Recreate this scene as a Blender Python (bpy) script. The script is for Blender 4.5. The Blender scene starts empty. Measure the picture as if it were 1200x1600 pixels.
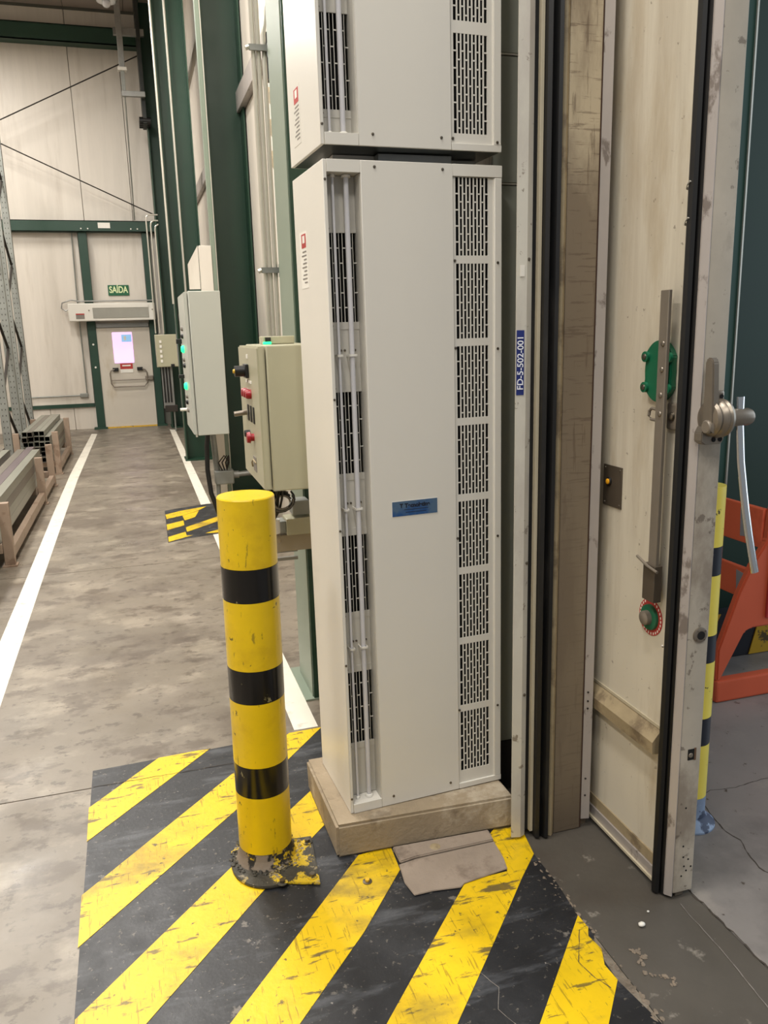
import bpy, bmesh, math, random
from mathutils import Vector, Matrix
random.seed(7)
S = bpy.context.scene
COL = S.collection
R = math.radians

# ---------------------------------------------------------------- camera
def make_camera():
    p, r, y = R(12.65), R(-1.54), R(16.7)
    fwd = Vector((math.sin(y)*math.cos(p), math.cos(y)*math.cos(p), -math.sin(p)))
    right = Vector((math.cos(y), -math.sin(y), 0)); up = right.cross(fwd)
    r2 = math.cos(r)*right + math.sin(r)*up; u2 = -math.sin(r)*right + math.cos(r)*up
    cd = bpy.data.cameras.new('camera'); cd.sensor_fit = 'VERTICAL'; cd.sensor_height = 24.0
    cd.lens = 1260/1600*24.0; cd.clip_end = 200; cd.clip_start = 0.02
    c = bpy.data.objects.new('camera', cd); COL.objects.link(c)
    m = Matrix((r2, u2, -fwd)).transposed().to_4x4(); m.translation = Vector((0, 0, 1.6))
    c.matrix_world = m
    S.camera = c
make_camera()

# ---------------------------------------------------------------- world, light, exposure
S.view_settings.view_transform = 'Standard'; S.view_settings.look = 'None'
S.view_settings.gamma = 1; S.view_settings.use_curve_mapping = False
S.view_settings.exposure = 0.0
w = bpy.data.worlds.new('world'); S.world = w; w.use_nodes = True
w.node_tree.nodes['Background'].inputs[0].default_value = (0.92, 0.96, 1.0, 1)
w.node_tree.nodes['Background'].inputs[1].default_value = 0.29

def area(name, loc, rot, sx, sy, power, col):
    l = bpy.data.lights.new(name, 'AREA'); l.shape = 'RECTANGLE'; l.size = sx; l.size_y = sy
    l.energy = power; l.color = col
    o = bpy.data.objects.new(name, l); COL.objects.link(o); o.location = loc; o.rotation_euler = rot
    return o
WARM = (1.0, 0.965, 0.915)
LAMPS = [(-2.6, -2.2), (0.0, -2.2), (-2.6, 1.6), (-0.2, 1.2), (-2.6, 5.4), (-0.6, 5.4), (-2.6, 9.2), (-0.6, 9.2), (-2.4, 13.0)]
for lx, ly in LAMPS:
    area('lamp_light', (lx, ly, 6.28), (0, 0, 0), 0.4, 1.5, 122 if ly < 2 else 165, WARM)
area('daylight_doorway', (6.4, 0.9, 2.6), (0, R(82), 0), 4.2, 3.6, 115, (0.72, 0.86, 1.0))

# ---------------------------------------------------------------- materials
def lin(c):
    return tuple(((v/255)/12.92 if v/255 <= 0.04045 else ((v/255+0.055)/1.055)**2.4) for v in c) + (1,)
MATS = {}
def M(name, col, rough=0.5, metal=0.0, var=0.10, vs=3.0, spots=(), bump=0.0, bs=40.0, coat=0.0, stretch=(1, 1, 1), emit=None, rvar=0.0, grime=()):
    """procedural surface: base colour with soft noise, then worn spots (colour, scale, lo, hi, stretch)"""
    if name in MATS: return MATS[name]
    m = bpy.data.materials.new(name); MATS[name] = m; m.use_nodes = True
    nt = m.node_tree; n = nt.nodes; L = nt.links
    b = n['Principled BSDF']
    b.inputs['Roughness'].default_value = rough; b.inputs['Metallic'].default_value = metal
    b.inputs['Coat Weight'].default_value = coat; b.inputs['Coat Roughness'].default_value = 0.15
    tc = n.new('ShaderNodeTexCoord')
    def coords(st):
        mp = n.new('ShaderNodeMapping'); mp.inputs['Scale'].default_value = st
        L.new(tc.outputs['Object'], mp.inputs['Vector']); return mp.outputs['Vector']
    def noise(scale, st=(1, 1, 1), det=6.0, ro=0.6):
        t = n.new('ShaderNodeTexNoise'); t.inputs['Scale'].default_value = scale
        t.inputs['Detail'].default_value = det; t.inputs['Roughness'].default_value = ro
        L.new(coords(st), t.inputs['Vector']); return t.outputs['Fac']
    base = lin(col)
    cr = n.new('ShaderNodeValToRGB')
    cr.color_ramp.elements[0].position = 0.3; cr.color_ramp.elements[1].position = 0.7
    cr.color_ramp.elements[0].color = tuple(max(0, v*(1-var)) for v in base[:3]) + (1,)
    cr.color_ramp.elements[1].color = tuple(min(1, v*(1+var)) for v in base[:3]) + (1,)
    L.new(noise(vs, stretch), cr.inputs['Fac']); cur = cr.outputs['Color']
    for sp in spots:
        scol, sc, lo, hi = sp[:4]; lo = 0.5+(lo-0.5)*0.72; hi = 0.5+(hi-0.5)*0.72; st = sp[4] if len(sp) > 4 else (1, 1, 1); amt = sp[5] if len(sp) > 5 else 1.0
        mr = n.new('ShaderNodeMapRange'); mr.inputs['From Min'].default_value = lo; mr.inputs['From Max'].default_value = hi
        mr.inputs['To Max'].default_value = amt
        L.new(noise(sc, st, 8.0, 0.65), mr.inputs['Value'])
        mx = n.new('ShaderNodeMixRGB'); L.new(mr.outputs['Result'], mx.inputs['Fac'])
        L.new(cur, mx.inputs['Color1']); mx.inputs['Color2'].default_value = lin(scol); cur = mx.outputs['Color']
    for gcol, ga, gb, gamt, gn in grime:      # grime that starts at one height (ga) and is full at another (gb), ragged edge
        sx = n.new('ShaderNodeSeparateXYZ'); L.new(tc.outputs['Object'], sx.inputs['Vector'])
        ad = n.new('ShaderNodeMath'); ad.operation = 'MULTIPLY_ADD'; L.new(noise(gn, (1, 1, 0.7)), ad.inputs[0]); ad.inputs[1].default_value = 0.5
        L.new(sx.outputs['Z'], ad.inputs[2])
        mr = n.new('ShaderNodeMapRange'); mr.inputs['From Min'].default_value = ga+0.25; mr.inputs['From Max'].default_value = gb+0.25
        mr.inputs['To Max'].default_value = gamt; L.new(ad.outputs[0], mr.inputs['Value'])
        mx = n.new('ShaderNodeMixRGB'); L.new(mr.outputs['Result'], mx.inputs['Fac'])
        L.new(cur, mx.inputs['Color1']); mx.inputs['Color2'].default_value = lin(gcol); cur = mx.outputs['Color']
    L.new(cur, b.inputs['Base Color'])
    if rvar:
        mr = n.new('ShaderNodeMapRange'); mr.inputs['To Min'].default_value = max(0.03, rough-rvar); mr.inputs['To Max'].default_value = rough+rvar
        mr.inputs['From Min'].default_value = 0.3; mr.inputs['From Max'].default_value = 0.7
        L.new(noise(vs*2.3), mr.inputs['Value']); L.new(mr.outputs['Result'], b.inputs['Roughness'])
    if bump:
        bp = n.new('ShaderNodeBump'); bp.inputs['Strength'].default_value = bump; bp.inputs['Distance'].default_value = 0.01
        L.new(noise(bs, stretch, 5.0), bp.inputs['Height']); L.new(bp.outputs['Normal'], b.inputs['Normal'])
    if emit:
        b.inputs['Emission Color'].default_value = lin(emit[0]); b.inputs['Emission Strength'].default_value = emit[1]
    return m

DUST = (176, 166, 148)
concrete = M('polished concrete', (121, 112, 99), 0.38, var=0.18, vs=1.3, bump=0.05, bs=30, rvar=0.12,
             spots=[((98, 88, 77), 0.9, 0.50, 0.66, (1, 1, 1), 0.85), ((158, 148, 132), 2.6, 0.54, 0.70, (1, 1.3, 1), 0.6), ((80, 69, 58), 3.4, 0.56, 0.66, (1, 1.5, 1), 0.6), ((76, 66, 56), 11, 0.60, 0.67, (1, 1.4, 1), 0.6), ((80, 70, 60), 22, 0.66, 0.74, (1, 1, 1), 0.6)])
conc_dark = M('worn dark concrete', (82, 77, 70), 0.5, var=0.2, vs=2.0, bump=0.12, bs=35, rvar=0.1,
              spots=[((70, 63, 56), 1.6, 0.52, 0.68, (1, 1, 1), 0.7), ((150, 143, 132), 9, 0.66, 0.74, (1, 1, 1), 0.6)])
conc_cool = M('trowelled grey concrete', (130, 125, 121), 0.42, var=0.16, vs=1.5, bump=0.08, bs=30, rvar=0.1,
              spots=[((92, 88, 86), 1.1, 0.48, 0.66, (1, 1, 1), 0.8), ((152, 144, 134), 4, 0.58, 0.72, (1, 1, 1), 0.5), ((70, 62, 54), 18, 0.68, 0.74)])
joint = M('dark joint filler', (48, 43, 38), 0.9)
crackm = M('hairline crack', (66, 58, 50), 0.9)
under_shade = M('shade toned underside', (52, 56, 50), 0.28, 0.5)  # shade under the stacked cabinets put into the bottom panel's colour
blockmat = M('rough cast concrete', (148, 133, 110), 0.85, var=0.14, vs=6, bump=0.35, bs=60,
             spots=[((190, 178, 158), 5, 0.56, 0.70, (1, 1, 1), 0.7), ((106, 92, 74), 9, 0.60, 0.72, (1, 1, 1), 0.5)])
patchmat = M('pinkish mortar', (148, 134, 120), 0.85, var=0.12, vs=8, bump=0.3, bs=50, spots=[((112, 98, 86), 7, 0.56, 0.70, (1, 1, 1), 0.7)])
blackpaint = M('black floor paint', (31, 32, 35), 0.42, var=0.3, vs=5, bump=0.08, bs=60, rvar=0.1,
               spots=[((118, 112, 104), 11, 0.67, 0.73, (1, 1, 1), 0.8), ((84, 86, 90), 3, 0.54, 0.70, (1, 4, 1), 0.6), ((120, 112, 100), 60, 0.66, 0.70, (1, 1, 1), 0.5), ((150, 145, 136), 45, 0.735, 0.76, (1, 1, 1), 0.8)])
yellowpaint = M('yellow floor paint', (222, 184, 10), 0.42, var=0.10, vs=5, bump=0.08, bs=60,
                spots=[((196, 160, 14), 6, 0.54, 0.70, (1, 1, 1), 0.6), ((132, 112, 44), 1.6, 0.54, 0.70, (1, 1.8, 1), 0.75), ((72, 64, 50), 3.2, 0.64, 0.68, (0.7, 2.6, 1), 0.85), ((128, 104, 20), 30, 0.64, 0.67, (3.2, 0.25, 1), 0.6), ((78, 68, 44), 7, 0.62, 0.67, (1, 4.5, 1), 0.8), ((70, 62, 44), 28, 0.69, 0.72, (1, 1, 1), 0.85), ((60, 55, 44), 20, 0.68, 0.70, (6, 0.7, 1), 0.5)])
whiteline = M('white lane paint', (222, 216, 202), 0.45, var=0.06, vs=5, spots=[((160, 152, 138), 9, 0.60, 0.72, (1, 1, 1), 0.6)])
bol_y = M('yellow gloss enamel', (226, 190, 8), 0.32, var=0.08, vs=6, bump=0.04, bs=30, coat=0.2,
          spots=[((196, 156, 8), 5, 0.56, 0.72, (1, 1, 1), 0.5), ((70, 60, 30), 26, 0.71, 0.735, (1, 1, 1), 0.9), ((90, 76, 30), 14, 0.69, 0.705, (5, 5, 0.9), 0.6)])
bol_k = M('black gloss enamel', (5, 5, 6), 0.22, var=0.2, vs=6, coat=0.2, spots=[((150, 140, 100), 24, 0.71, 0.73, (1, 1, 0.5), 0.7)])
bol_scuff = M('scuffed primer', (130, 116, 100), 0.7, var=0.15, vs=8, bump=0.3, bs=40, spots=[((34, 31, 28), 13, 0.50, 0.55), ((206, 172, 22), 16, 0.62, 0.66)])
plate_mat = M('chipped base plate', (58, 54, 44), 0.6, var=0.3, vs=12, bump=0.5, bs=40, spots=[((205, 172, 30), 15, 0.53, 0.58), ((128, 118, 98), 30, 0.60, 0.66)])
bolR_y = M('pale yellow enamel', (236, 216, 92), 0.35, var=0.06, vs=6, spots=[((90, 80, 60), 26, 0.70, 0.73)])
bolR_k = M('navy black enamel', (26, 32, 44), 0.35, var=0.15, vs=6, spots=[((150, 150, 160), 24, 0.70, 0.73)])
bolR_b = M('chipped blue white primer', (132, 150, 176), 0.6, var=0.2, vs=10, spots=[((60, 70, 92), 12, 0.52, 0.58)])
cabw = M('white powder coat', (220, 216, 206), 0.36, var=0.02, vs=2, coat=0.10, bump=0.01, bs=90)
cabw_shade = M('white powder coat shade toned', (196, 192, 182), 0.45, var=0.02)  # darker copy of the white coat: recess shade put into the colour
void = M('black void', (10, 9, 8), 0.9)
screwm = M('screw steel', (120, 112, 100), 0.35, 0.9)
tubem = M('frosted lamp tube', (206, 204, 206), 0.2, coat=0.4)
labelblue = M('blue foil label', (86, 112, 138), 0.35, 0.3, spots=[((40, 84, 142), 3, 0.52, 0.6)])
inkdark = M('dark ink', (18, 26, 44), 0.6)
ink_grey = M('grey ink', (128, 122, 114), 0.7)
ink_red = M('red print', (176, 52, 48), 0.6)
paper = M('label paper', (232, 228, 218), 0.6)
navy = M('navy label', (28, 42, 110), 0.4)
inkwhite = M('white print', (225, 228, 236), 0.6)
green = M('green structural paint', (20, 54, 37), 0.42, var=0.10, vs=2, coat=0.1, rvar=0.06)
green_far = M('faded green paint', (27, 60, 45), 0.5, var=0.12, vs=2)
return_shade = M('shade toned return panel', (156, 158, 146), 0.4, var=0.06, vs=2)  # white return panel beside the cabinet, its shade painted in as grey
greygreen = M('grey green paint', (126, 138, 122), 0.4, var=0.06, vs=2)
teal = M('teal green paint', (26, 64, 52), 0.55, var=0.1, vs=1.5)
green_shade = M('shade toned green plating', (14, 44, 30), 0.6, var=0.1, vs=1.5)  # darker green paints in the shadow on the rear plating
wallw = M('white sandwich panel', (212, 204, 192), 0.45, var=0.04, vs=2, stretch=(6, 6, 0.4), spots=[((188, 178, 164), 2, 0.56, 0.75, (3, 3, 0.3), 0.5)])
wallin = M('wall core grey', (128, 126, 114), 0.6, var=0.05)
ceilm = M('ceiling sheet', (176, 164, 154), 0.6, var=0.06, vs=2)
galv = M('galvanised steel', (150, 150, 146), 0.38, 0.6, var=0.12, vs=6, rvar=0.1)
galv_dark = M('dull racking steel', (142, 144, 138), 0.5, 0.5, var=0.15, vs=5)
conduit = M('conduit metal', (196, 192, 180), 0.32, 0.5, var=0.05)
beige_box = M('beige enclosure enamel', (172, 168, 142), 0.4, var=0.03, vs=2, coat=0.1)
grey_box = M('light grey enclosure enamel', (180, 182, 172), 0.4, var=0.02, vs=2, coat=0.1)
blackp = M('black plastic', (18, 18, 18), 0.4)
rubber = M('black rubber seal', (9, 9, 10), 0.5, var=0.2, vs=10, spots=[((40, 38, 36), 6, 0.6, 0.75, (1, 1, 0.3), 0.6)])
redp = M('red plastic', (150, 18, 30), 0.35)
led = M('green pilot light', (40, 220, 130), 0.4, emit=((30, 235, 130), 2.2))
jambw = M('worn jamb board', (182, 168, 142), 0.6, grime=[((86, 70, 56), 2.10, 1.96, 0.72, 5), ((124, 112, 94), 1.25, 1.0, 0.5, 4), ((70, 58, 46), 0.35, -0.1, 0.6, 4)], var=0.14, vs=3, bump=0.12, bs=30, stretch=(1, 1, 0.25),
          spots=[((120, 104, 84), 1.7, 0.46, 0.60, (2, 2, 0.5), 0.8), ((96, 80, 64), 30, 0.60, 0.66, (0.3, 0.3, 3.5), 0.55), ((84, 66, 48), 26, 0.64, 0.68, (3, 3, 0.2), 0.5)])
flange = M('scratched aluminium', (176, 168, 162), 0.42, 0.3, var=0.12, vs=4, bump=0.06, bs=40, stretch=(1, 1, 0.3), spots=[((96, 84, 74), 14, 0.62, 0.70, (1, 1, 0.5), 0.7)])
edge_al = M('brushed stained steel', (186, 178, 164), 0.4, 0.2, var=0.14, vs=4, bump=0.05, bs=60, rvar=0.12,
            spots=[((128, 116, 104), 3.2, 0.50, 0.66, (1, 1, 0.6), 0.7), ((86, 74, 64), 24, 0.66, 0.71, (1, 1, 1), 0.6)])
postw = M('chipped white post', (204, 200, 188), 0.35, 0.15, var=0.05, vs=4, spots=[((120, 108, 92), 22, 0.67, 0.71, (1, 1, 1), 0.8), ((168, 158, 152), 3, 0.52, 0.7, (1, 1, 0.4), 0.5)])
strip_b = M('beige edge strip', (186, 176, 152), 0.5)
leafm = M('aged cream door skin', (208, 200, 182), 0.5, var=0.05, vs=2, bump=0.03, bs=30, stretch=(1, 1, 0.5),
          spots=[((166, 146, 112), 2.2, 0.54, 0.74, (1, 2, 0.5), 0.55), ((150, 134, 112), 1.1, 0.52, 0.70, (1, 5, 0.4), 0.35), ((96, 82, 64), 40, 0.71, 0.74, (1, 1, 1), 0.6)])
railm = M('grimy beige rail', (158, 142, 112), 0.6, var=0.15, vs=8, bump=0.15, bs=50, spots=[((96, 80, 62), 9, 0.52, 0.66, (1, 1, 1), 0.7)])
barsteel = M('dull bar steel', (128, 119, 107), 0.42, 0.3, var=0.1, vs=6)
bronze = M('dark bronze plate', (92, 82, 70), 0.45, 0.4, var=0.08)
barrel = M('worn nickel', (136, 127, 115), 0.36, 0.7, var=0.12, vs=12)
chrome = M('bright chrome', (210, 212, 214), 0.12, 1.0, var=0.03)
greenp = M('green moulded plastic', (22, 96, 66), 0.35, var=0.12, vs=10)
amber = M('amber button', (226, 160, 30), 0.4)
orange = M('orange barrier plastic', (242, 112, 76), 0.42, var=0.05, vs=3, spots=[((190, 70, 44), 3, 0.55, 0.7, (1, 1, 1), 0.5)])
orange_d = M('orange barrier steel', (204, 92, 60), 0.42, var=0.06, vs=3)
reflect = M('reflective patch', (176, 168, 170), 0.4, 0.2)
hz_y = M('kerb yellow', (214, 170, 40), 0.5, spots=[((90, 76, 44), 16, 0.62, 0.68)])
hz_k = M('kerb black', (32, 34, 42), 0.5, var=0.2)
stillm = M('stillage paint', (150, 130, 112), 0.6, var=0.1, vs=3, spots=[((110, 84, 64), 6, 0.58, 0.7, (1, 1, 1), 0.6)])
tube_galv = M('galvanised tube', (142, 142, 130), 0.38, 0.55, var=0.12, vs=3, stretch=(4, 0.5, 4))
tube_dark = M('dull tube', (116, 110, 100), 0.42, 0.5, var=0.12, vs=3, stretch=(4, 0.5, 4))
tube_brown = M('mauve brown tube', (98, 86, 88), 0.45, 0.35, var=0.12, vs=3, stretch=(4, 0.5, 4))
exitgreen = M('exit sign green', (14, 92, 56), 0.5)
exitlet = M('exit sign lettering', (222, 232, 180), 0.5)
winglow = M('backlit window pane', (240, 214, 246), 0.3, emit=((226, 178, 238), 0.80))
cyanm = M('backlit cyan sticker', (150, 196, 232), 0.5, emit=((130, 180, 230), 0.5))  # emission puts the window's backlight into the sticker
doorw = M('exit door white', (202, 194, 180), 0.45, var=0.03, spots=[((176, 160, 132), 2, 0.58, 0.75, (2, 2, 0.6), 0.5)])
glassgrey = M('frosted diffuser', (150, 148, 138), 0.3)
lampglow = M('lamp diffuser', (255, 246, 226), 0.5, emit=((255, 240, 214), 6.0))
white_pl = M('white plastic', (226, 222, 212), 0.4)
soil = M('chipped rubble', (118, 106, 92), 0.95, var=0.3, vs=30, bump=0.6, bs=60)

# ---------------------------------------------------------------- helpers
class MB:
    def __init__(s): s.bm = bmesh.new(); s.th = 0.6
    def box(s, x0, x1, y0, y1, z0, z1, bev=0.0, rot=None, seg=2):
        r = bmesh.ops.create_cube(s.bm, size=1.0); vs = r['verts']
        for v in vs:
            v.co = Vector(((x0+x1)/2+v.co.x*(x1-x0), (y0+y1)/2+v.co.y*(y1-y0), (z0+z1)/2+v.co.z*(z1-z0)))
        if bev:
            s.th = 0.35
            es = list({e for v in vs for e in v.link_edges})
            bmesh.ops.bevel(s.bm, geom=es, offset=bev, segments=seg, affect='EDGES', profile=0.5)
        return s
    def prism(s, pts, z0, z1, axis='z', bev=0.0):
        """polygon extruded; axis z: pts=(x,y); axis y: pts=(x,z) from y z0 to z1; axis x: pts=(y,z)"""
        f = {'z': lambda a, b, c: (a, b, c), 'y': lambda a, b, c: (a, c, b), 'x': lambda a, b, c: (c, a, b)}[axis]
        lo = [s.bm.verts.new(f(a, b, z0)) for a, b in pts]; hi = [s.bm.verts.new(f(a, b, z1)) for a, b in pts]
        n = len(pts); fs = [s.bm.faces.new(lo[::-1]), s.bm.faces.new(hi)]
        for i in range(n): fs.append(s.bm.faces.new((lo[i], lo[(i+1) % n], hi[(i+1) % n], hi[i])))
        bmesh.ops.recalc_face_normals(s.bm, faces=fs)
        if bev: s.th = 0.35; bmesh.ops.bevel(s.bm, geom=list({e for q in fs for e in q.edges}), offset=bev, segments=2, affect='EDGES')
        return s
    def cyl(s, a, b, r, r2=None, seg=20, cap=True):
        a, b = Vector(a), Vector(b); d = b-a
        q = bmesh.ops.create_cone(s.bm, cap_ends=cap, segments=seg, radius1=r, radius2=r if r2 is None else r2, depth=d.length)
        m = Matrix.Translation((a+b)/2) @ d.to_track_quat('Z', 'Y').to_matrix().to_4x4()
        bmesh.ops.transform(s.bm, matrix=m, verts=q['verts']); return s
    def lathe(s, c, prof, axis='z', seg=32):
        """profile list (radius, height) about an axis through c"""
        rings = []
        for r, h in prof:
            ring = []
            for i in range(seg):
                t = 2*math.pi*i/seg; u, v = r*math.cos(t), r*math.sin(t)
                p = {'z': (u, v, h), 'x': (h, u, v), 'y': (u, h, v)}[axis]
                ring.append(s.bm.verts.new(Vector(c)+Vector(p)))
            rings.append(ring)
        fs = []
        for a, b in zip(rings, rings[1:]):
            for i in range(seg): fs.append(s.bm.faces.new((a[i], a[(i+1) % seg], b[(i+1) % seg], b[i])))
        fs.append(s.bm.faces.new(rings[0][::-1])); fs.append(s.bm.faces.new(rings[-1]))
        bmesh.ops.recalc_face_normals(s.bm, faces=fs); return s
    def tube(s, pts, r, seg=10, flat=None):
        pts = [Vector(p) for p in pts]; rings = []
        for i, p in enumerate(pts):
            d = (pts[min(i+1, len(pts)-1)]-pts[max(i-1, 0)]).normalized()
            x = d.cross(Vector((0.02, 1, 0.03))).normalized() if abs(d.y) < 0.9 else d.cross(Vector((0, 0, 1))).normalized()
            y = d.cross(x).normalized(); ring = []
            for k in range(seg):
                t = 2*math.pi*k/seg
                ring.append(s.bm.verts.new(p + x*math.cos(t)*(r if not flat else flat[0]) + y*math.sin(t)*(r if not flat else flat[1])))
            rings.append(ring)
        fs = []
        for a, b in zip(rings, rings[1:]):
            for k in range(seg): fs.append(s.bm.faces.new((a[k], a[(k+1) % seg], b[(k+1) % seg], b[k])))
        fs.append(s.bm.faces.new(rings[0][::-1])); fs.append(s.bm.faces.new(rings[-1]))
        bmesh.ops.recalc_face_normals(s.bm, faces=fs); return s
    def ico(s, c, r, sub=1, jit=0.0, sc=(1, 1, 1)):
        q = bmesh.ops.create_icosphere(s.bm, subdivisions=sub, radius=r)
        for v in q['verts']: v.co = Vector(c)+Vector((v.co.x*sc[0], v.co.y*sc[1], v.co.z*sc[2]))*(1+random.uniform(-jit, jit))
        return s
    def build(s, name, mat, parent=None, local=False, smooth=True):
        if parent is not None and not local:
            bmesh.ops.transform(s.bm, matrix=WM[parent].inverted(), verts=s.bm.verts)
        me = bpy.data.meshes.new(name)
        if smooth:
            for f in s.bm.faces: f.smooth = True
            for e in s.bm.edges:
                if len(e.link_faces) != 2 or e.calc_face_angle(1.0) > s.th: e.smooth = False
        s.bm.to_mesh(me); s.bm.free()
        me.materials.append(mat)
        o = bpy.data.objects.new(name, me); COL.objects.link(o)
        if parent is not None: o.parent = parent
        WM[o] = WM[parent].copy() if parent is not None else Matrix.Identity(4)
        return o
WM = {}
def thing(name, label, cat, loc=(0, 0, 0), rz=0.0, group=None):
    o = bpy.data.objects.new(name, None); COL.objects.link(o); o.empty_display_size = 0.1
    o.location = loc; o.rotation_euler = (0, 0, rz)
    WM[o] = Matrix.Translation(loc) @ Matrix.Rotation(rz, 4, 'Z')
    o['label'] = label; o['category'] = cat
    if group: o['group'] = group
    return o
def tag(o, label, cat, group=None):
    o['label'] = label; o['category'] = cat
    if group: o['group'] = group
    return o
def struct(o, label=None):
    o['kind'] = 'structure'
    if label: o['label'] = label
    return o
def recenter(o):
    """move a top-level mesh's origin to the base of its geometry"""
    me = o.data; xs = [v.co.x for v in me.vertices]; ys = [v.co.y for v in me.vertices]; zs = [v.co.z for v in me.vertices]
    c = Vector(((min(xs)+max(xs))/2, (min(ys)+max(ys))/2, min(zs)))
    me.transform(Matrix.Translation(-c)); o.location = c; WM[o] = Matrix.Translation(c); return o
def text(name, body, mat, parent, origin, xdir, updir, size, bold=0.0, local=False, depth=0.0004, squeeze=1.0):
    cu = bpy.data.curves.new(name, 'FONT'); cu.body = body; cu.size = size; cu.align_x = 'CENTER'; cu.align_y = 'CENTER'
    cu.offset = bold; cu.extrude = depth
    t = bpy.data.objects.new(name, cu); COL.objects.link(t)
    dg = bpy.context.evaluated_depsgraph_get(); dg.update()
    me = bpy.data.meshes.new_from_object(t.evaluated_get(dg)); bpy.data.objects.remove(t)
    x = Vector(xdir).normalized(); u = Vector(updir).normalized(); z = x.cross(u)
    m = Matrix((x*squeeze, u, z)).transposed().to_4x4(); m.translation = Vector(origin)
    if not local: m = WM[parent].inverted() @ m
    me.transform(m); me.materials.clear(); me.materials.append(mat)
    o = bpy.data.objects.new(name, me); COL.objects.link(o); o.parent = parent; WM[o] = WM[parent].copy(); return o
def copyobj(o, parent=None):
    c = o.copy(); COL.objects.link(c)
    if parent is not None: c.parent = parent
    for ch in o.children: copyobj(ch, c)
    return c

# ================================================================ FLOOR
fl = struct(MB().box(-7, 8, -2.5, 16.2, -0.14, -0.06).build('floor', joint), 'concrete hall floor cut into slabs by thin joints')
ys = [-2.5, 2.86, 5.86, 8.86, 11.86, 14.86, 16.2]
g = 0.003
for a, b in zip(ys, ys[1:]):
    MB().box(-7, -3.2-g, a+g, b-g, -0.06, 0).build('concrete_slab', concrete, fl)
    MB().box(-3.2+g, 1.05-g, a+g, b-g, -0.06, 0).build('concrete_slab', concrete, fl)
MB().box(1.05, 1.398, -2.5, 2.9, -0.06, -0.0015).build('threshold_slab', conc_dark, fl)
MB().box(1.402, 8, -2.5, 6, -0.06, -0.001).build('concrete_slab', conc_cool, fl)
MB().box(1.05, 1.398, 2.9, 16.2, -0.06, -0.0015).build('concrete_slab', concrete, fl)

def crack(parent, pts, w, z, mat=crackm, name='crack'):
    mb = MB(); P = [Vector((x, y, 0)) for x, y in pts]
    out = []
    for i in range(len(P)-1):
        k = max(2, int((P[i+1]-P[i]).length/0.02))
        for j in range(k): out.append(P[i].lerp(P[i+1], j/k)+Vector((random.uniform(-1, 1), random.uniform(-1, 1), 0))*w*0.6)
    out.append(P[-1])
    for a, b in zip(out, out[1:]):
        d = (b-a); nn = Vector((-d.y, d.x, 0)).normalized()*w*random.uniform(0.12, 0.4)
        mb.prism([((a+nn).x, (a+nn).y), ((a-nn).x, (a-nn).y), ((b-nn).x, (b-nn).y), ((b+nn).x, (b+nn).y)], z-0.0006, z)
    return mb.build(name, mat, parent)
crack(fl, [(1.723, 2.06), (1.688, 1.893), (1.698, 1.847), (1.66, 1.72), (1.70, 1.60)], 0.006, 0.0)
crack(fl, [(1.70, 2.08), (1.80, 2.11), (1.895, 2.096), (2.035, 2.11), (2.3, 2.06)], 0.004, 0.0)
crack(fl, [(1.40, 1.70), (1.402, 1.4), (1.40, 1.05)], 0.007, 0.0)
crack(fl, [(1.34, 1.66), (1.33, 1.45), (1.30, 1.2)], 0.003, 0.0, conc_cool)

# hazard-striped area at the foot of the air curtain
hz = thing('floor_marking', 'large black and yellow striped hazard area painted round the yellow bollard', 'floor marking', (0.4, 2.2, 0))
MB().prism([(-0.285, 2.984), (0.156, 2.999), (0.611, 3.025), (0.60, 2.62), (1.00, 2.60), (1.054, 1.992), (1.056, 1.85), (1.044, 1.71), (1.047, 1.632), (1.027, 1.593), (1.02, 1.477), (1.046, 1.329), (1.046, 1.1), (1.046, 0.9), (-0.27, 0.9), (-0.277, 1.785)], 0.0002, 0.0012).build('black_paint', blackpaint, hz)
ST = [
 [(-0.287, 2.726), (-0.043, 2.997), (0.156, 3.004), (-0.284, 2.522)],
 [(-0.285, 2.252), (0.216, 2.782), (0.476, 3.021), (0.611, 3.025), (0.194, 2.533), (-0.283, 2.033)],
 [(-0.275, 1.785), (0.173, 2.261), (0.382, 2.483), (0.468, 2.57), (0.47, 2.355), (0.396, 2.279), (0.201, 2.068), (-0.11, 1.719), (-0.268, 1.54)],
 [(-0.18, 1.355), (-0.032, 1.518), (0.081, 1.655), (0.536, 2.165), (0.644, 2.175), (0.637, 2.056), (0.464, 1.841), (0.239, 1.602), (0.0, 1.34)],
 [(0.19, 1.27), (0.313, 1.403), (0.435, 1.537), (0.795, 1.931), (0.86, 1.942), (0.942, 1.944), (0.941, 1.992), (0.97, 2.132), (1.004, 2.161), (1.04, 2.150), (1.075, 2.114), (1.054, 1.992), (0.97, 1.904), (0.889, 1.812), (0.749, 1.656), (0.593, 1.484), (0.36, 1.23)],
 [(0.53, 1.15), (0.652, 1.29), (0.776, 1.422), (1.044, 1.71), (1.046, 1.66), (1.030, 1.632), (1.038, 1.58), (1.016, 1.53), (1.02, 1.477), (0.928, 1.371), (0.7, 1.12)]]
for p in ST: MB().prism(p, 0.0014, 0.0026).build('yellow_stripe', yellowpaint, hz)
crack(hz, [(-0.28, 2.862), (0.0, 2.858), (0.42, 2.862)], 0.004, 0.0032)
crack(hz, [(1.02, 1.66), (0.96, 1.56), (0.97, 1.50), (0.99, 1.46)], 0.003, 0.0032)
crack(hz, [(0.70, 1.62), (0.73, 1.55), (0.70, 1.49), (0.73, 1.42)], 0.002, 0.0022, ink_grey)
mb = MB()
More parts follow.
